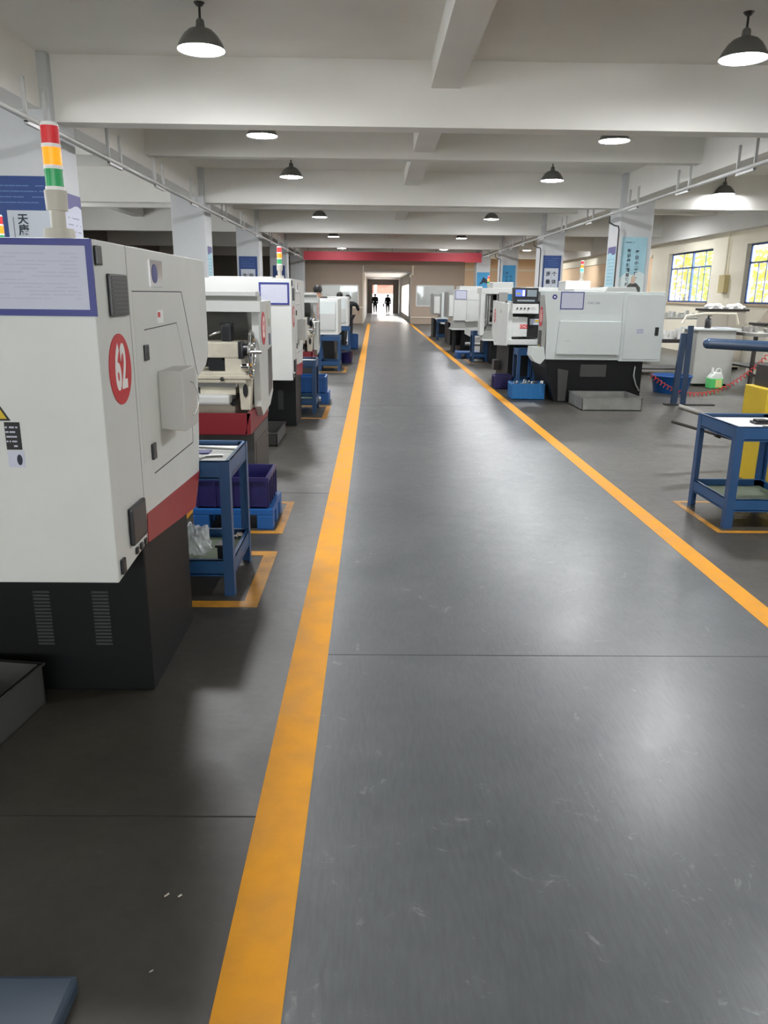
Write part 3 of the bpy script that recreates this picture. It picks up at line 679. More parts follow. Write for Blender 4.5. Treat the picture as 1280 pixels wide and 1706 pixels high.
trolley(-1.24, -.76, 17.8, 18.45, .78, 'blue trolley on the left in front of the white upright cover')
trolley(-1.18, -.70, 22.9, 23.55, .78, 'farthest blue trolley on the left')
trolley(2.70, 3.30, 5.62, 6.32, .785, 'blue two-tier trolley at the right edge standing in a yellow floor square', lw=.06, z_low=.13)
trolley(2.64, 2.98, 14.3, 14.75, .76, 'small blue trolley beside the big white machine, behind the open blue bin')
trolley(2.60, 3.0, 20.65, 21.15, .79, 'blue trolley farther down the right row by a low blue pallet')
trolley(2.46, 2.85, 30.6, 31.1, .79, 'farthest blue trolley of the right row')
# items on trolley 1
def wrench(x, y, z, L, ang, label):
    m = MB().cyl((x, y, z), (x+L*math.cos(ang), y+L*math.sin(ang), z), .008, n=10).cyl((x, y, z-.008), (x, y, z+.01), .02, n=14)
    o = obj('wrench', m, m_steel, None, True, loc=(x, y, z)); tag(o, label, 'tool')
wrench(-1.09, 4.66, .785, .26, -.22, 'long steel wrench on the white mat of the nearest trolley')
tag(obj('folder', MB().box(-1.28, -.98, 4.52, 4.62, .771, .779), mat('folder_violet', (66, 68, 130), .5), None, loc=(-1.1, 4.57, .771)), 'violet folder under the wrench on the nearest trolley', 'folder')
tag(obj('hook_tool', MB().tube([(-.98, 4.30, .778), (-1.0, 4.36, .778), (-.98, 4.42, .778), (-.92, 4.44, .778), (-.88, 4.44, .778)], .007), m_steel, None, True, loc=(-.95, 4.4, .778)), 'small bent steel tool on the nearest trolley mat', 'tool')
tag(obj('black_block', MB().box(-1.08, -1.03, 4.33, 4.39, .771, .795, .004), m_black, None, loc=(-1.05, 4.36, .771)), 'small black block at the left of the nearest trolley mat', 'block')
# lower shelf items
pb = bmesh.new(); bmesh.ops.create_icosphere(pb, subdivisions=4, radius=.09)
for v in pb.verts:
    n = v.co.normalized(); k = 1+.25*math.sin(6*n.x+3*n.y)*math.sin(5*n.z+4*n.y)+.08*math.sin(17*n.x+13*n.z)
    v.co = Vector((n.x*.085*k, n.y*.09*k, max(-.05, n.z*.11*k)))+Vector((-1.05, 4.36, .265))
tag(obj('plastic_bag', pb, mat('bag_clear', (200, 205, 205), .12, alpha=.55), None, loc=(-1.05, 4.36, .215)), 'crumpled clear plastic bag on the lower shelf of the nearest trolley', 'bag')
tag(obj('black_part', MB().box(-.92, -.87, 4.34, 4.40, .165, .25, .006).box(-.93, -.86, 4.33, 4.41, .245, .262, .004), m_black, None, loc=(-.9, 4.37, .165)), 'black and silver machined part standing on the nearest trolley lower shelf', 'part')
tag(obj('metal_offcut', MB().box(-1.04, -.98, 4.22, 4.27, .165, .185, .004).cyl((-1.0, 4.25, .185), (-.99, 4.25, .20), .02, n=10), m_steel, None, loc=(-1.01, 4.24, .165)), 'small steel offcuts on the front of the nearest trolley lower shelf', 'offcut')
tag(obj('metal_offcut', MB().box(-.86, -.82, 4.62, 4.68, .222, .235, .003).box(-.87, -.84, 4.58, 4.61, .222, .24, .003), m_chrome, None, loc=(-.85, 4.63, .222)), 'shiny offcut on the rear rim of the nearest trolley lower shelf', 'offcut')
# items right trolley
tag(obj('caliper_case', MB().box(2.98, 3.11, 5.92, 6.02, .756, .775, .004).box(3.0, 3.09, 5.93, 6.01, .775, .79, .006), m_black, None, loc=(3.05, 5.97, .756)), 'black clamp part on the white mat of the right edge trolley', 'part')
tag(obj('black_clip', MB().box(2.985, 3.02, 5.80, 5.815, .756, .764, .002), m_black, None, loc=(3.0, 5.81, .756)), 'tiny black clip on the right edge trolley mat', 'clip')
# ================================================================ FLOOR SQUARES
def square(name, x0, x1, y0, y1, w=.05):
    struct(name, MB().box(x0, x1, y0, y0+w, 0, .003).box(x0, x1, y1-w, y1, 0, .003).box(x1-w, x1, y0+w, y1-w, 0, .003).box(x0, x0+w, y0+w, y1-w, 0, .003), m_yel2)
square('trim_6', -1.4, -.645, 4.02, 4.99, .085)
square('trim_7', -1.5, -.66, 5.40, 6.3, .06)
square('trim_8', 2.6, 3.6, 5.5, 6.42, .05)
square('trim_9', -1.5, -.66, 10.8, 12.1, .07)
square('trim_10', -1.5, -.62, 17.5, 18.8, .07)
square('trim_11', -1.5, -.6, 22.6, 23.9, .07)
square('trim_12', 2.5, 3.4, 20.4, 21.6, .05)
# ================================================================ PALLETS AND CRATES
def pallet(x0, x1, y0, y1, h, label, m=None):
    m = m or m_pallet
    t = thing('plastic_pallet', label, 'pallet', ((x0+x1)/2, (y0+y1)/2, 0))
    obj('deck', MB().box(x0, x1, y0, y1, h-.045, h, .006), m, t)
    for i in range(3):
        for j in range(3):
            a = x0+(x1-x0-.12)*i/2; b = y0+(y1-y0-.12)*j/2
            obj('foot', MB().box(a, a+.12, b, b+.12, 0, h-.045, .008), m, t)
    return t
def crate(x0, x1, y0, y1, z0, h, m, label, ribs=4, cat='crate', parent_items=False):
    t = thing('plastic_crate', label, cat, ((x0+x1)/2, (y0+y1)/2, z0))
    q = .012; B = MB()
    B.box(x0, x1, y0, y1, z0, z0+.012).box(x0, x1, y0, y0+q, z0, z0+h).box(x0, x1, y1-q, y1, z0, z0+h).box(x0, x0+q, y0, y1, z0, z0+h).box(x1-q, x1, y0, y1, z0, z0+h)
    R = MB(); e = .012
    R.box(x0-e, x1+e, y0-e, y0, z0+h-.03, z0+h).box(x0-e, x1+e, y1, y1+e, z0+h-.03, z0+h).box(x0-e, x0, y0, y1, z0+h-.03, z0+h).box(x1, x1+e, y0, y1, z0+h-.03, z0+h)
    obj('rim', R, m, t)
    r = B
    for k in range(ribs+1):
        a = x0+(x1-x0-.012)*k/ribs; r.box(a, a+.012, y0-e, y0, z0+.01, z0+h-.03)
        b = y0+(y1-y0-.012)*k/ribs; r.box(x1, x1+e, b, b+.012, z0+.01, z0+h-.03).box(x0-e, x0, b, b+.012, z0+.01, z0+h-.03)
    obj('shell', r, m, t); return t
pallet(-1.33, -.74, 5.5, 6.06, .155, 'bright blue plastic pallet on the left under the navy crate')
crate(-1.30, -.78, 5.53, 6.0, .155, .235, m_crate, 'open navy plastic crate on the blue pallet beside the nearest trolley')
pallet(-1.45, -.72, 12.35, 12.95, .16, 'blue plastic pallet under the bright blue crate, left row')
crate(-1.40, -.77, 12.4, 12.85, .16, .26, m_pallet, 'bright blue ribbed crate on the farther blue pallet, left row', 6)
tag(obj('waste_bin', MB().lathe([(.001, 0), (.16, 0), (.2, .25), (.21, .26), (.2, .262), (.155, .02), (.001, .02)], (-.72, 20.1, 0)), m_crate, None, True, loc=(-.72, 20.1, 0)), 'round navy bin on the floor behind the third left trolley', 'bin')
crate(-.79, -.52, 25.3, 25.8, .0, .45, m_pallet, 'blue crate at the far end of the left row', 3)
crate(2.36, 2.90, 13.1, 13.5, 0, .27, mat('bin_blue', (20, 112, 176), .4), 'open blue bin full of metal parts at the foot of the big white machine', 6)
sb = MB()
for k in range(34):
    a, b = random.uniform(2.44, 2.88), random.uniform(13.15, 13.44)
    sb.cyl((a, b, random.uniform(.22, .26)), (a+random.uniform(-.03, .03), b+random.uniform(-.03, .03), random.uniform(.25, .31)), .016, n=8)
tag(obj('metal_parts', sb, m_steel, None, loc=(2.66, 13.3, .2)), 'heap of small turned metal parts in the open blue bin', 'parts', kind='stuff')
crate(2.30, 2.60, 14.6, 15.0, 0, .25, m_crate, 'navy crate on the floor just behind the blue bin, right row', 3)
pallet(2.32, 2.98, 21.75, 22.5, .17, 'low blue pallet lying on the floor of the right row')
# galvanised trays
def tray_box(x0, x1, y0, y1, z1, label, m=m_galv, rot=0):
    t = thing('chip_bin', label, 'tray', ((x0+x1)/2, (y0+y1)/2, 0)); q = .008
    b = MB().box(x0, x1, y0, y1, 0, .01).box(x0, x1, y0, y0+q, 0, z1).box(x0, x1, y1-q, y1, 0, z1).box(x0, x0+q, y0, y1, 0, z1).box(x1-q, x1, y0, y1, 0, z1)
    b.box(x0-.01, x1+.01, y0-.01, y0+.012, z1-.008, z1).box(x0-.01, x1+.01, y1-.012, y1+.01, z1-.008, z1).box(x0-.01, x0+.012, y0, y1, z1-.008, z1).box(x1-.012, x1+.01, y0, y1, z1-.008, z1)
    obj('shell', b, m, t)
    c = MB()
    for k in range(60):
        a, d = random.uniform(x0+.05, x1-.05), random.uniform(y0+.05, y1-.05)
        c.box(a, a+.03, d, d+.006, .012, .02+random.random()*.02)
    obj('chips', c, m_steel, t)
    t.rotation_euler.z = rot; return t
tray_box(-2.0, -1.44, 2.2, 3.0, .19, 'dark steel chip tray on the floor at the foot of the nearest lathe', m_dgrey, math.radians(-8))
tray_box(3.24, 4.17, 11.9, 12.75, .20, 'galvanised tray on the floor under the big white machine')
tray_box(-1.75, -1.10, 8.75, 9.6, .15, 'grey steel tray on the floor in front of the second closed lathe', m_dgrey)
tag(obj('storage_box', MB().box(-1.3, -.73, .9, 1.55, 0, .05, .012), mat('lid_blue', (50, 66, 84), .4, noise=.3, scale=5), None, loc=(-1, 1.2, 0)), 'low dull blue box at the bottom left corner of the photo', 'box')
db = MB().cyl((-.6, 1.86, .004), (-.588, 1.872, .004), .004, n=8).cyl((-.56, 1.86, .004), (-.55, 1.868, .004), .004, n=8).cyl((-.57, 1.6, .003), (-.562, 1.608, .003), .003, n=8)
tag(obj('metal_shavings', db, m_chrome, None, loc=(-.57, 1.8, 0)), 'few shiny metal shavings on the dark floor by the yellow line', 'shavings', kind='stuff')
# ================================================================ RIGHT ROW
def machine_e():
    x, y = 2.80, 12.8
    t = thing('cnc_lathe', 'big white lathe with wide closed end panel and blue-framed paper, right side', 'lathe', (x, y, 0))
    obj('cover', MB().prism([(x+.02, .70), (x+1.22, .70), (x+1.22, 1.775), (x-.07, 1.785), (x, 1.3)], 'y', y, y+.32, .006).box(x+.5, x+1.22, y+.32, y+2.1, .7, 1.775), m_cool, t)
    c2 = obj('side_cabinet', MB().box(x+1.22, x+1.90, y-.03, y+1.8, .685, 1.78, .008), m_cool, t)
    obj('cabinet_door', MB().box(x+1.27, x+1.86, y-.045, y-.03, .72, 1.745, .004), m_cool, c2)
    obj('latch', MB().box(x+1.76, x+1.82, y-.055, y-.045, 1.10, 1.235, .004), m_black, c2)
    pl = obj('small_label', MB().box(x+1.46, x+1.58, y-.047, y-.045, 1.13, 1.21), m_paper, c2)
    obj('printing', lines(MB(), x+1.47, x+1.57, 1.135, 1.205, '-y', y-.047, 4, .007), m_ink, pl)
    obj('upper_panel', MB().box(x+.2, x+1.19, y-.006, y, 1.44, 1.745, .002), m_cool, t)
    lp = obj('lift_panel', MB().prism([(x+.21, 1.32), (x+1.2, 1.32), (x+1.2, .79), (x+.18, .79)], 'y', y-.09, y, .01), m_cool, t)
    obj('pull_tab', MB().box(x+.3, x+.38, y-.093, y-.09, 1.0, 1.012), m_cream, lp)
    em = obj('emblem', MB().prism([(x+.105+.04*math.cos(k*.3), 1.69+.04*math.sin(k*.3)) for k in range(21)], 'y', y-.003, y), m_navy, t)
    obj('emblem_dot', MB().prism([(x+.105+.014*math.cos(k*.3), 1.69+.014*math.sin(k*.3)) for k in range(21)], 'y', y-.005, y-.003), m_digit, em)
    text('lettering', 'CNC-500', .05, (x+.74, y-.007, 1.60), '-y', m_ink, t)
    obj('front_post', MB().box(x-.06, x+.0, y+.004, y+.34, .72, 1.78, .004), m_grey, t)
    sg = number_sign(t, x-.06, y+.17, 1.38, .13, .16, '16', '-x')
    obj('window_slot', MB().box(x-.064, x-.06, y+.05, y+.28, .80, 1.16), mat('slot_dark', (48, 46, 42), .3), t)
    obj('yellow_mark', MB().box(x-.068, x-.064, y+.12, y+.18, .81, .93), m_yelm, t)
    obj('tray_lip', MB().prism([(x-.22, .90), (x-.02, .90), (x+.02, .72), (x-.06, .62), (x-.16, .66), (x-.23, .76)], 'y', y-.01, y+.3, .008), m_cool, t)
    obj('base', MB().prism([(x+.22, 0), (x+1.65, 0), (x+1.65, .70), (x+.06, .70), (x+.06, .55)], 'y', y+.06, y+1.35, .006), m_base, t)
    obj('base_panel', MB().box(x+.62, x+1.05, y+.045, y+.06, .42, .62, .004), m_dgrey, t)
    obj('leg_brace', MB().prism([(x+.24, .55), (x+.42, .52), (x+.40, .02), (x+.28, .02)], 'y', y+.03, y+.06), m_dgrey, t)
    cb_ = MB().tube([(x+1.52, y+.03, .6), (x+1.50, y, .45), (x+1.55, y, .3), (x+1.62, y+.02, .2)], .012)
    obj('cable', cb_, m_galv, t, True)
    tb = obj('top_cabinet', MB().box(x+.62, x+1.07, y+1.5, y+2.05, 1.78, 1.97, .008).box(x+.5, x+.95, y+.4, y+1.5, 1.776, 1.82, .006), m_white, t)
    obj('motor_hood', MB().prism([(x+1.05, 1.78), (x+1.6, 1.78), (x+1.56, 1.86), (x+1.1, 1.86)], 'y', y+.5, y+1.6, .008), m_grey, t)
    tower(t, x+1.0, y+1.9, 1.97, 'green', .95)
    return t
machine_e()
notice_board(3.00, 3.375, 1.50, 1.772, 12.79, 'blue-framed paper sheet on the big white machine at the right', .014)
def machine_f():
    x, y = 2.36, 15.0
    t = thing('cnc_lathe', 'white lathe with colour screen panel facing the camera, between trolley and big machine', 'lathe', (x, y, 0))
    px, w = x+.25, .47
    cp = obj('control_panel', MB().box(px, px+w, y-.06, y+.1, 1.565, 1.85, .008), m_black, t)
    scn = obj('screen', MB().box(px+.04, px+.22, y-.066, y-.06, 1.69, 1.81), mat('screen_blue', (70, 90, 210), .3, emit=1.0), cp)
    obj('screen_window', MB().box(px+.05, px+.14, y-.068, y-.066, 1.72, 1.76), mat('screen_olive', (120, 120, 60), .3, emit=.6), scn)
    obj('screen_window', MB().box(px+.17, px+.21, y-.068, y-.066, 1.70, 1.80), mat('screen_white', (225, 230, 250), .3, emit=.9), scn)
    kb = MB()
    for i in range(6):
        for j in range(5): kb.box(px+.26+i*.03, px+.285+i*.03, y-.066, y-.06, 1.69+j*.024, 1.708+j*.024)
    obj('keypad', kb, mat('keys', (150, 164, 170), .5), cp)
    kb = MB()
    for i in range(11): kb.box(px+.08+i*.03, px+.105+i*.03, y-.066, y-.06, 1.60, 1.63)
    obj('soft_keys', kb, mat('keys', (150, 164, 170), .5), cp)
    op = obj('operator_panel', MB().prism([(px-.01, 1.38), (px+w+.02, 1.38), (px+w+.01, 1.555), (px, 1.555)], 'y', y-.1, y+.08, .006), m_white, t)
    for i in range(4): obj('knob', MB().cyl((px+.08+i*.07, y-.12, 1.475), (px+.08+i*.07, y-.1, 1.475), .016, n=12), m_black, op)
    obj('panel_print', lines(MB(), px+.3, px+.42, 1.45, 1.5, '-y', y-.1, 2, .008), m_ink, op)
    obj('cover', MB().box(x+.20, x+.27, y+.0, y+.3, .86, 1.60, .006).box(x+.6, x+1.2, y+1.0, y+1.9, .86, 1.82).box(x+.55, x+1.2, y+.2, y+1.9, 1.78, 1.86, .004), m_white, t)
    hdst = obj('headstock', MB().box(x+.27, x+.56, y+.02, y+.9, .95, 1.31, .012), m_white, t)
    rl = obj('red_label', MB().box(x+.42, x+.56, y+.016, y+.02, 1.10, 1.175), m_sign, t)
    text('lettering', 'CNC', .06, (x+.49, y+.015, 1.137), '-y', m_digit, rl)
    obj('interior', MB().box(x+.56, x+.95, y+.1, y+.9, .92, 1.36).box(x+.27, x+.95, y+.5, y+.9, 1.30, 1.6), m_gap, t)
    il = obj('safety_label', MB().box(x+.62, x+.82, y+.095, y+.1, 1.17, 1.28), m_paper, t)
    obj('yellow_mark', MB().box(x+.72, x+.80, y+.09, y+.095, 1.22, 1.26), m_yelm, il)
    obj('front_sill', MB().box(x+.20, x+.78, y-.02, y+1.7, .80, .90, .006), m_white, t)
    sp_ = obj('side_panel', MB().prism([(y+.0, 1.56), (y+1.9, 1.6), (y+1.9, .95), (y+1.5, .70), (y+.0, .78)], 'x', x+.17, x+.20, .004), m_white, t)
    obj('round_button', MB().cyl((x+.165, y+.8, 1.4), (x+.17, y+.8, 1.4), .03, n=14), m_grey, sp_)
    number_sign(t, x+.168, y+1.55, 1.3, .12, .14, '15', '-x')
    obj('base', MB().box(x+.28, x+1.1, y+.3, y+1.8, 0, .82, .006), m_base, t)
    obj('service_box', MB().box(x+.16, x+.28, y+1.3, y+1.6, .2, .40, .004), m_dark, t)
    return t
machine_f()
def machine_g():
    x, y = 2.86, 20.0
    t = thing('cnc_lathe', 'grey-white lathe with open doorway and tall top box, third along the right row', 'lathe', (x, y, 0))
    obj('top_box', MB().box(x+.34, x+.9, y+1.6, y+2.3, 1.88, 2.05, .008), m_white, t)
    obj('top_cover', MB().box(x-.15, x+1.2, y+.1, y+1.0, 1.74, 1.88, .006).box(x+.15, x+1.2, y+1.0, y+2.4, 1.74, 1.88), m_white, t)
    obj('near_jamb', MB().box(x+.28, x+.5, y+.04, y+.3, .72, 1.78, .004), m_grey, t)
    obj('aisle_panel', MB().box(x-.16, x-.05, y+.1, y+.5, .72, 1.76, .004).box(x+.2, x+.3, y+.5, y+2.4, .72, 1.76), m_white, t)
    obj('door', MB().box(x-.02, x+.0, y-.02, y+.1, 1.0, 1.7).box(x+.03, x+.06, y-.02, y+.1, 1.0, 1.7), m_steel, t)
    obj('interior', MB().box(x+.06, x+.3, y+.5, y+1.5, 1.1, 1.72), mat('splash_grey', (118, 119, 114), .35), t)
    obj('chuck', MB().cyl((x+.06, y+.4, 1.2), (x+.26, y+.4, 1.2), .14, n=20), m_dark, t, True)
    obj('sill', MB().box(x+.04, x+.3, y-.04, y+1.2, 1.0, 1.05, .004).prism([(x-.12, .62), (x+.28, .62), (x+.3, 1.0), (x+.04, 1.0)], 'y', y+.1, y+.5), m_grey, t)
    obj('drip_lip', MB().box(x-.1, x+.32, y-.05, y+.5, .59, .63, .003), m_white, t)
    number_sign(t, x+.5, y+.15, 1.25, .1, .12, '17', '-x')
    obj('base', MB().box(x+.15, x+1.1, y+.12, y+2.2, 0, .60, .006), m_base, t)
    return t
machine_g()
def machine_h():
    x, y = 2.42, 24.0
    t = thing('cnc_lathe', 'white lathe with two-door front panel hanging over a dark base, right row', 'lathe', (x, y, 0))
    p = obj('front_panel', MB().box(x, x+.80, y, y+.3, .96, 1.86, .008), m_white, t)
    obj('panel_gap', MB().box(x, x+.8, y-.002, y, 1.555, 1.565).box(x+.375, x+.383, y-.002, y, .98, 1.555), m_grey, p)
    obj('side_cover', MB().box(x+.8, x+1.25, y+.2, y+1.6, .72, 1.86, .006), m_white, t)
    obj('vent', MB().box(x+.84, x+.88, y+.17, y+.2, 1.66, 1.78).box(x+.82, x+.86, y+.17, y+.2, 1.34, 1.5), m_black, t)
    obj('hopper', MB().prism([(x+.36, .93), (x+.9, .93), (x+.9, .5), (x+.66, .42), (x+.36, .56)], 'y', y+.15, y+.8, .004), m_white, t)
    obj('chute', MB().prism([(x-.02, .72), (x+.37, .72), (x+.36, .95), (x+.02, .95)], 'y', y+.05, y+.9), m_grey, t)
    obj('drip_lip', MB().box(x-.05, x+.37, y+.0, y+.9, .68, .72, .003), m_white, t)
    obj('base', MB().box(x+.02, x+.1, y+.1, y+.9, 0, .68).box(x+.25, x+.6, y+.2, y+1.4, 0, .68, .006).box(x-.05, x+.4, y+.5, y+1.4, .2, .68), m_base, t)
    obj('coolant_pipe', MB().cyl((x+.38, y+.1, .26), (x+1.0, y+.1, .26), .06, n=16), m_galv, t, True)
    obj('top_hood', MB().box(x+.2, x+.9, y+.5, y+1.5, 1.86, 1.97, .006), m_white, t)
    tower(t, x+1.1, y+.7, 1.86, 'amber', 1.1)
    return t
machine_h()
notice_board(2.44, 2.79, 1.58, 1.84, 24.0, 'pale paper sheet on the two-door machine in the right row', .012)
def machine_i(x, y, label, h=1.74):
    t = thing('cnc_lathe', label, 'lathe', (x, y, 0))
    obj('cover', MB().box(x, x+.34, y, y+1.6, .92, h, .008), m_grey, t)
    obj('door', MB().box(x+.04, x+.27, y-.03, y, .97, h-.1, .004), m_white, t)
    obj('side_cover', MB().box(x+.34, x+.62, y-.05, y+1.6, .55, h+.04, .006), m_cool, t)
    obj('spout', MB().prism([(x+.06, .78), (x+.34, .82), (x+.5, .52), (x+.3, .6)], 'y', y+.02, y+.5), m_white, t)
    obj('base', MB().box(x+.05, x+.6, y+.2, y+1.5, 0, .75, .006), m_base, t)
    return t
machine_i(2.42, 32.6, 'farthest white lathe at the end of the right row')
machine_i(2.62, 28.2, 'narrow white lathe just before the last one, right row', 1.8)
# ================================================================ RIGHT BAY CLUTTER
g = thing('grey_cabinet', 'plain grey steel cabinet with a black bottle on top, right bay', 'cabinet', (6.75, 15.4, 0))
obj('body', MB().box(6.36, 7.12, 15.4, 16.1, .05, 1.09, .008), mat('cab_grey', (178, 178, 172), .45, noise=.08, scale=3), g)
obj('top', MB().box(6.30, 7.2, 15.36, 16.15, 1.09, 1.125, .004), m_cool, g)
obj('foot_rail', MB().box(6.42, 7.08, 15.5, 16.05, 0, .05), m_black, g)
obj('side_panel', MB().box(6.352, 6.36, 15.45, 16.05, .1, 1.05), m_grey, g)
bo = thing('bottle', 'black pump bottle standing on the grey cabinet', 'bottle', (6.62, 15.6, 1.125))
obj('body', MB().lathe([(.001, 0), (.055, 0), (.06, .01), (.06, .16), (.04, .19), (.02, .2), (.001, .2)], (6.62, 15.6, 1.125)), m_black, bo, True)
obj('cap', MB().cyl((6.62, 15.6, 1.325), (6.62, 15.6, 1.37), .022, n=14).box(6.6, 6.68, 15.59, 15.61, 1.36, 1.375), m_black, bo)
tag(obj('paper_stack', MB().box(6.85, 7.1, 15.5, 15.9, 1.125, 1.14), m_paper, None, loc=(7, 15.7, 1.125)), 'flat white papers on the grey cabinet', 'paper')
ju = thing('plastic_jug', 'translucent jug of green liquid on the floor before the grey cabinet', 'jug', (6.66, 15.1, 0))
obj('body', MB().prism([(6.54, 0), (6.78, 0), (6.79, .22), (6.75, .31), (6.62, .32), (6.54, .22)], 'y', 14.98, 15.18, .02), mat('jug_white', (222, 228, 220), .3), ju)
obj('liquid', MB().box(6.532, 6.79, 14.972, 15.188, .005, .2, .02), mat('liquid_green', (86, 196, 110), .25), ju)
obj('jug_label', MB().box(6.64, 6.76, 14.965, 14.972, .03, .18), mat('label_yellow', (206, 210, 130), .5), ju)
obj('neck', MB().cyl((6.6, 15.08, .31), (6.6, 15.08, .40), .03, .02, 14), m_domein, ju, True)
obj('handle', MB().torus((6.72, 15.08, .33), .05, .012, 'y'), mat('jug_white', (222, 228, 220), .3), ju, True)
bs = thing('plastic_basin', 'round blue plastic basin on the floor beside the blue posts', 'basin', (5.55, 14.4, 0))
obj('bowl', MB().lathe([(.001, .0), (.30, .0), (.36, .3), (.37, .31), (.36, .31), (.29, .02), (.001, .02)], (5.55, 14.4, 0)), m_pallet, bs, True)
obj('rim', MB().torus((5.55, 14.4, .305), .365, .012, 'z'), m_pallet, bs, True)
# blue posts
bp_ = thing('steel_stand', 'pair of slim blue steel posts forming an inverted V, right bay', 'stand', (5.05, 12.6, 0))
obj('post', MB().prism([(4.90, 0), (4.99, 0), (5.04, 1.15), (4.95, 1.15)], 'y', 12.6, 12.66), m_rail, bp_)
obj('post', MB().prism([(5.04, 0), (5.13, 0), (5.12, 1.27), (5.03, 1.27)], 'y', 12.58, 12.6), m_rail, bp_)
obj('foot_bar', MB().box(4.8, 5.6, 12.55, 12.7, 0, .02), m_dark, bp_)
obj('top_tube', MB().tube([(4.95, 12.64, 1.3), (5.0, 12.64, 1.42), (5.3, 12.64, 1.46), (5.8, 12.64, 1.46), (5.85, 12.64, 1.3)], .02), m_cwall, bp_, True)
# big blue pipe rack on the right
rk = thing('pipe_rack', 'rack with thick horizontal blue pipe and yellow foot at the right edge', 'rack', (4.2, 7.4, 0))
obj('blue_pipe', MB().cyl((3.83, 8.95, 1.2), (5.4, 8.6, 1.15), .06, n=20).sph((3.83, 8.95, 1.2), .06), m_rail, rk, True)
obj('yellow_foot', MB().box(3.62, 4.3, 7.05, 7.5, 0, .9, .01), m_yelm, rk)
obj('foot_recess_shade', MB().box(3.70, 4.3, 7.04, 7.05, .05, .42), mat('yellow_shade', (160, 134, 24), .5), rk)  # flat plate, the recess shade is put into its darker yellow
obj('dark_column', MB().box(3.68, 4.2, 7.1, 7.45, .9, 1.1, .006), m_dark, rk)
obj('arm', MB().cyl((4.2, 7.3, 1.05), (4.6, 8.8, 1.15), .04, n=12), m_dark, rk, True)
br = thing('steel_bar', 'long thin steel bar with collars leaning low behind the right edge trolley', 'bar', (4, 8.4, 0))
obj('rod', MB().cyl((3.33, 8.5, .37), (4.8, 8.0, .0), .016, n=12), m_dark, br, True)
for q in (.32, .68): obj('collar', MB().cyl((3.33+1.47*q-.03, 8.5-.5*q, .37-.37*q+.01), (3.33+1.47*q+.03, 8.5-.5*q, .37-.37*q-.01), .032, n=14), m_dark, br, True)
tag(obj('steel_pipe', MB().cyl((3.39, 8.5, .54), (4.6, 8.2, .18), .028, n=16), m_galv, None, True, loc=(3.9, 8.4, .3)), 'thicker grey pipe above the thin bar behind the right edge trolley', 'pipe')
# hoses
def coil(pts, r, pitch, label, rr=.006):
    P = [Vector(p) for p in pts]
    out = []; ph = 0
    for a, b in zip(P, P[1:]):
        d = b-a; L = d.length; d.normalize(); u = d.orthogonal().normalized(); v = d.cross(u); n = max(6, int(L/pitch*10))
        for i in range(n):
            q = a+(b-a)*i/n; out.append(q+(u*math.cos(ph)+v*math.sin(ph))*r); ph += 2*math.pi/10*(L/pitch*10)/n
    o = obj('coiled_hose', MB().tube(out, rr, 6), m_hose, None, True, loc=tuple(P[0])); tag(o, label, 'hose')
def sag(a, b, s, n=10):
    a, b = Vector(a), Vector(b); return [a.lerp(b, i/n)-Vector((0, 0, s*4*(i/n)*(1-i/n))) for i in range(n+1)]
coil(sag((4.75, 13.3, .42), (6.9, 13.6, .75), .5, 14), .035, .075, 'red coiled air hose sagging in front of the blue basin', .008)
coil(sag((4.35, 7.9, .95), (4.75, 9.2, 1.45), .05, 6), .04, .07, 'red coiled air hose hanging at the right edge beside the yellow foot', .007)
coil([(4.26, 8.2, .62), (4.4, 8.3, .85), (4.5, 8.5, 1.1)], .05, .06, 'tangled red coiled hose end above the right edge trolley', .007)
tag(obj('red_bottle_top', MB().lathe([(.06, 0), (.06, .03), (.03, .06), (.001, .07)], (4.05, 8.1, .56)).cyl((4.05, 8.1, 0), (4.05, 8.1, .56), .05, n=16), m_hose, None, True, loc=(4.05, 8.1, 0)), 'red round-topped post behind the right edge trolley', 'post')
# work tables
def table(x0, x1, y0, y1, h, mtop, mleg, label, shelf=None, th=.05):
    t = thing('work_table', label, 'table', ((x0+x1)/2, (y0+y1)/2, 0))
    obj('tabletop', MB().box(x0, x1, y0, y1, h-th, h, .004), mtop, t)
    for a in (x0+.03, x1-.09):
        for b in (y0+.03, y1-.09): obj('leg', MB().box(a, a+.06, b, b+.06, 0, h-th), mleg, t)
    if shelf is not None: obj('shelf', MB().box(x0+.03, x1-.03, y0+.03, y1-.03, shelf, shelf+.03), mleg, t)
    return t
table(5.2, 7.6, 17.6, 18.6, .80, m_dark, m_dark, 'long dark work table covered with white parts behind the big machine', .12, .08)
table(7.24, 8.4, 14.9, 16.1, 1.06, m_tableg, m_dark, 'dark-legged steel table with grey slab right of the grey cabinet', .40, .06)
table(5.0, 7.5, 21.2, 22.2, .95, m_cwall, m_tableg, 'pale long bench with white clutter below the farthest right window', .2)
table(7.6, 9.9, 21.6, 23.2, 1.18, m_matw, m_tableg, 'high grey-edged bench beside the wall under the windows')
def low_cab(x0, x1, y0, y1, h, label):
    t = thing('bench_cabinet', label, 'cabinet', ((x0+x1)/2, (y0+y1)/2, 0))
    obj('body', MB().box(x0, x1, y0, y1, .06, h-.05, .006), mat('cab_beige', (206, 200, 186), .5), t)
    obj('worktop', MB().box(x0-.05, x1+.05, y0-.05, y1+.05, h-.05, h, .004), m_dark, t)
    n = 2
    for k in range(n):
        a = x0+(x1-x0)*k/n; b = x0+(x1-x0)*(k+1)/n
        obj('door', MB().box(a+.02, b-.02, y0-.02, y0, .14, h-.12, .004), mat('cab_beige', (206, 200, 186), .5), t)
    obj('plinth', MB().box(x0+.02, x1-.02, y0+.03, y1-.03, 0, .06), m_black, t)
    return t
low_cab(8.15, 9.05, 19.2, 19.9, 1.45, 'beige two-door cabinet with plastic bags on its dark top near the window wall')
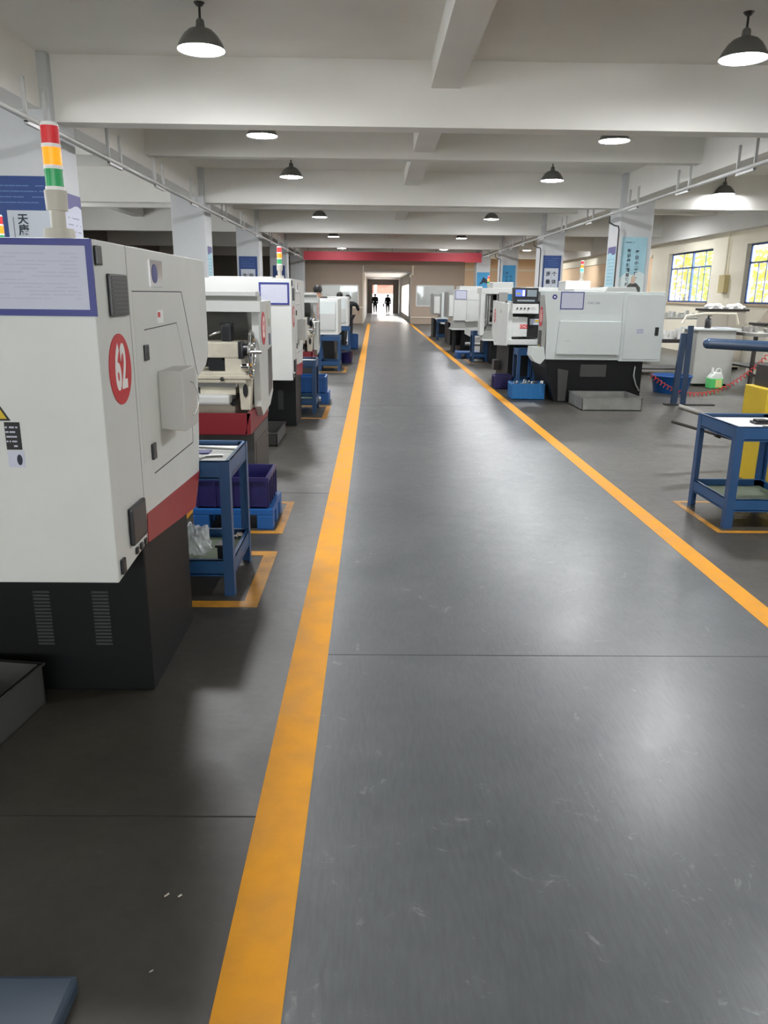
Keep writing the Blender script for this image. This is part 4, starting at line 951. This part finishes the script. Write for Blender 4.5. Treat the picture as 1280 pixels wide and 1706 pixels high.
low_cab(8.6, 9.9, 17.2, 17.9, 1.18, 'beige two-door cabinet at the right edge of the window bay')
random.seed(3)
def clutter(name, label, cat, x0, x1, y0, y1, z, n, m, hs=(.03, .16)):
    b = MB()
    for k in range(n):
        a, c = random.uniform(x0, x1), random.uniform(y0, y1); h = random.uniform(*hs); r = random.uniform(.03, .08)
        if k % 2: b.cyl((a, c, z), (a, c, z+h), r, r*.8, 12)
        else: b.box(a, a+r*2.4, c, c+r*1.6, z, z+h, .006)
    tag(obj(name, b, m, None, True, loc=((x0+x1)/2, (y0+y1)/2, z)), label, cat, kind='stuff')
clutter('machined_parts', 'jumble of white and silver machined parts on the long dark table', 'parts', 5.3, 7.4, 17.7, 18.5, .80, 40, m_matw, (.04, .22))
clutter('machined_parts', 'jumble of pale parts on the bench under the farthest window', 'parts', 5.2, 7.4, 21.3, 22.1, .95, 36, m_galv, (.03, .25))
clutter('machined_parts', 'grey castings on the slab table right of the grey cabinet', 'parts', 7.35, 8.3, 15.0, 16.0, 1.06, 10, m_tableg, (.05, .12))
clutter('machined_parts', 'mixed small parts on the high bench by the windows', 'parts', 7.7, 9.7, 21.7, 23.0, 1.18, 26, m_matw, (.03, .2))
for (x, y, lab) in ((8.34, 19.4, 'left white plastic bag heap on the beige cabinet'), (8.88, 19.45, 'right white plastic bag heap on the beige cabinet')):
    pb = bmesh.new(); bmesh.ops.create_icosphere(pb, subdivisions=3, radius=1)
    for v in pb.verts:
        n = v.co.normalized(); k = 1+.2*math.sin(6*n.x+3*n.y+x)*math.sin(5*n.z+5*n.y)
        v.co = Vector((n.x*.24*k+x, n.y*.2*k+y, 1.45+max(0, n.z*.13*k)))
    tag(obj('plastic_bag', pb, m_digit, None, loc=(x, y, 1.45)), lab, 'bag')
tag(obj('crumpled_cover', MB().prism([(8.65, 1.18), (9.3, 1.18), (9.2, 1.48), (8.9, 1.52)], 'y', 17.3, 17.8, .03), mat('cover_brown', (140, 128, 112), .8, noise=.4, scale=8), None, loc=(9.1, 17.5, 1.18)), 'crumpled brown-grey cover on the right edge cabinet', 'cover')
tag(obj('screen_box', MB().box(9.35, 9.8, 17.3, 17.6, 1.18, 1.5, .01), mat('slate', (96, 104, 122), .5), None, loc=(9.6, 17.4, 1.18)), 'slate-coloured box on the right edge cabinet', 'box')
# wall switch box
sw = thing('electrical_box', 'pale yellow electrical box hung on the wall between the right windows', 'electrical box', (10.1, 23.1, 2.0))
obj('box', MB().box(XR-.14, XR, 22.95, 23.35, 1.85, 2.35, .01), mat('box_yellow', (206, 190, 140), .5), sw)
obj('feed_pipe', MB().cyl((XR-.06, 23.15, 2.35), (XR-.06, 23.15, 3.5), .03, n=10), m_cwall, sw, True)
# ================================================================ PEOPLE
def skin_mesh(name, verts, edges, radii, m, parent, root=0, lv=2):
    me = bpy.data.meshes.new(name); off = wloc(parent)
    me.from_pydata([tuple(Vector(v)-off) for v in verts], edges, []); me.update()
    o = bpy.data.objects.new(name, me); COL.objects.link(o)
    md = o.modifiers.new('skin', 'SKIN')
    for i, r in enumerate(radii):
        sv = me.skin_vertices[0].data[i]; sv.radius = r if isinstance(r, tuple) else (r, r); sv.use_root = (i == root)
    o.modifiers.new('sub', 'SUBSURF').levels = lv
    bpy.context.view_layer.update()
    nm = bpy.data.meshes.new_from_object(o.evaluated_get(bpy.context.evaluated_depsgraph_get()))
    bpy.data.objects.remove(o)
    for p in nm.polygons: p.use_smooth = True
    nm.materials.clear(); nm.materials.append(m); nm.name = name
    q = bpy.data.objects.new(name, nm); COL.objects.link(q); q.parent = parent
    return q
def person(x, y, face, hgt, label, jacket, stride=.0, arms=None, hair=True, trous=None):
    """face: heading angle (0 = looks along +y)"""
    s = hgt/1.72
    t = thing('person', label, 'person', (x, y, 0))
    c, si = math.cos(face), math.sin(face)
    def P(a, b, z): return (x+(a*c-b*si)*s, y+(a*si+b*c)*s, z*s)   # a sideways, b forward
    st = stride
    J = dict(pel=(0, 0, .95), sp=(0, .0, 1.12), ch=(0, .0, 1.30), nk=(0, 0, 1.45), n2=(0, .01, 1.50), hd=(0, .015, 1.58), tp=(0, .01, 1.66),
             hl=(-.09, 0, .90), kl=(-.10, st*.45+.02, .50), al=(-.10, st*.9-.02, .09), fl=(-.10, st*.9+.12, .04),
             hr=(.09, 0, .90), kr=(.10, -st*.35+.02, .50), ar=(.10, -st*.9-.02, .10), fr=(.10, -st*.9+.12, .04),
             sl=(-.17, 0, 1.40), el=(-.23, -.02-st*.3, 1.12), wl=(-.24, .08-st*.5, .88), ml=(-.24, .11-st*.5, .80),
             sr=(.17, 0, 1.40), er=(.23, -.02+st*.3, 1.12), wr=(.24, .08+st*.5, .88), mr=(.24, .11+st*.5, .80))
    if arms: J.update(arms)
    K = list(J); V = [P(*J[k]) for k in K]; ix = {k: i for i, k in enumerate(K)}
    E = [('pel', 'sp'), ('sp', 'ch'), ('ch', 'nk'), ('nk', 'n2'), ('n2', 'hd'), ('hd', 'tp'), ('pel', 'hl'), ('hl', 'kl'), ('kl', 'al'), ('al', 'fl'), ('pel', 'hr'), ('hr', 'kr'), ('kr', 'ar'), ('ar', 'fr'),
         ('nk', 'sl'), ('sl', 'el'), ('el', 'wl'), ('wl', 'ml'), ('nk', 'sr'), ('sr', 'er'), ('er', 'wr'), ('wr', 'mr')]
    R = dict(pel=.13, sp=.12, ch=.14, nk=.06, n2=.055, hd=.088, tp=.06, hl=.085, kl=.055, al=.038, fl=.035, hr=.085, kr=.055, ar=.038, fr=.035,
             sl=.055, el=.042, wl=.028, ml=.03, sr=.055, er=.042, wr=.028, mr=.03)
    body = skin_mesh('body', V, [(ix[a], ix[b]) for a, b in E], [R[k]*s for k in K], m_skin, t)
    # fingers
    for w, m_ in (('wl', 'ml'), ('wr', 'mr')):
        pass
    def sub(nm, keys, grow, m, root, gf=1.25):
        kk = [k for k in K if k in keys]; ii = {k: i for i, k in enumerate(kk)}
        return skin_mesh(nm, [P(*J[k]) for k in kk], [(ii[a], ii[b]) for a, b in E if a in ii and b in ii], [(R[k]*gf+grow)*s for k in kk], m, t, ii[root])
    sub('jacket', ('pel', 'sp', 'ch', 'nk', 'sl', 'el', 'wl', 'sr', 'er', 'wr'), .022, jacket, 'pel')
    sub('trousers', ('pel', 'hl', 'kl', 'al', 'hr', 'kr', 'ar'), .016, trous or m_trous, 'pel')
    for a, b in (('al', 'fl'), ('ar', 'fr')):
        A, B = Vector(P(*J[a])), Vector(P(*J[b])); m = MB().sph((A+B)/2, .05*s, (1, 1, .8)); m.sph(B, .048*s, (1, 1, .75)); m.sph(A, .045*s, (1, 1, .9))
        obj('shoe', m, m_shoe, t, True)
    hc = Vector(P(*J['hd']))+Vector((0, 0, .03*s))
    hb_ = bmesh.new(); bmesh.ops.create_uvsphere(hb_, u_segments=20, v_segments=14, radius=.107*s)
    fw = Vector((-si, c, 0))
    dl = [v for v in hb_.verts if v.co.dot(fw) > .045*s and v.co.z < .035*s or v.co.z < -.07*s]
    bmesh.ops.delete(hb_, geom=dl, context='VERTS'); bmesh.ops.translate(hb_, verts=hb_.verts, vec=hc+Vector((0, 0, .005)))
    obj('hair', hb_, m_hair, t, True)
    sd_ = Vector((c, si, 0)); f = hc+fw*.088*s
    obj('nose', MB().sph(f+Vector((0, 0, -.015*s)), .014*s, (.8, .8, 1.3), 8), m_skin, t, True)
    for q in (-1, 1):
        obj('eye', MB().sph(f+sd_*q*.03*s+Vector((0, 0, .012*s))-fw*.006, .008*s, n=8), m_hair, t, True)
        obj('ear', MB().sph(hc+sd_*q*.09*s+Vector((0, 0, -.01)), .02*s, (.6, .8, 1.3), 8), m_skin, t, True)
        w, m_ = (('wl', 'ml'), ('wr', 'mr'))[q > 0]; A, B = Vector(P(*J[w])), Vector(P(*J[m_])); d = (B-A).normalized(); sidev = d.cross(sd_).normalized()
        hm = MB()
        for i, L in enumerate((.07, .08, .075, .06)):
            p0 = B+sidev*(i-1.5)*.018*s; hm.tube([p0, p0+d*L*.55*s, p0+d*L*s-sd_*q*.012*s], .008*s, 6)
        p0 = A.lerp(B, .5)+sidev*.03*s; hm.tube([p0, p0+(d+sidev*.7).normalized()*.05*s], .009*s, 6)
        obj('fingers', hm, m_skin, t, True)
    return t
person(.10, 70.5, 0, 1.74, 'person in dark jacket walking away in the far corridor, left walker', m_jacket, .22)
person(1.22, 70.8, 0, 1.70, 'person in dark jacket walking beside a dark bag in the far corridor, right walker', m_jacket, -.2)
tag(obj('hand_bag', MB().box(.78, .92, 70.8, 70.95, .62, .92, .02).torus((.85, 70.87, .95), .06, .008, 'y'), m_black, None, loc=(.85, 70.87, .62)), 'dark bag carried by the right-hand walker in the corridor', 'bag')
person(-1.52, 21.5, 0, 1.92, 'person whose black hair shows above the farther open lathe on the left', m_jacket)
person(-1.17, 27.2, .2, 1.76, 'person in black behind the farthest white cover of the left row', m_jacket)
person(-.92, 27.9, -.3, 1.68, 'person in black with raised bent arm at the far end of the left row', m_jacket, 0, dict(er=(.30, .1, 1.38), wr=(.34, .22, 1.15), mr=(.34, .24, 1.08)))
person(4.90, 17.3, -.5*math.pi-.4, 1.92, 'person with short black hair behind the big white machine', mat('jacket_grey', (88, 92, 100), .8))
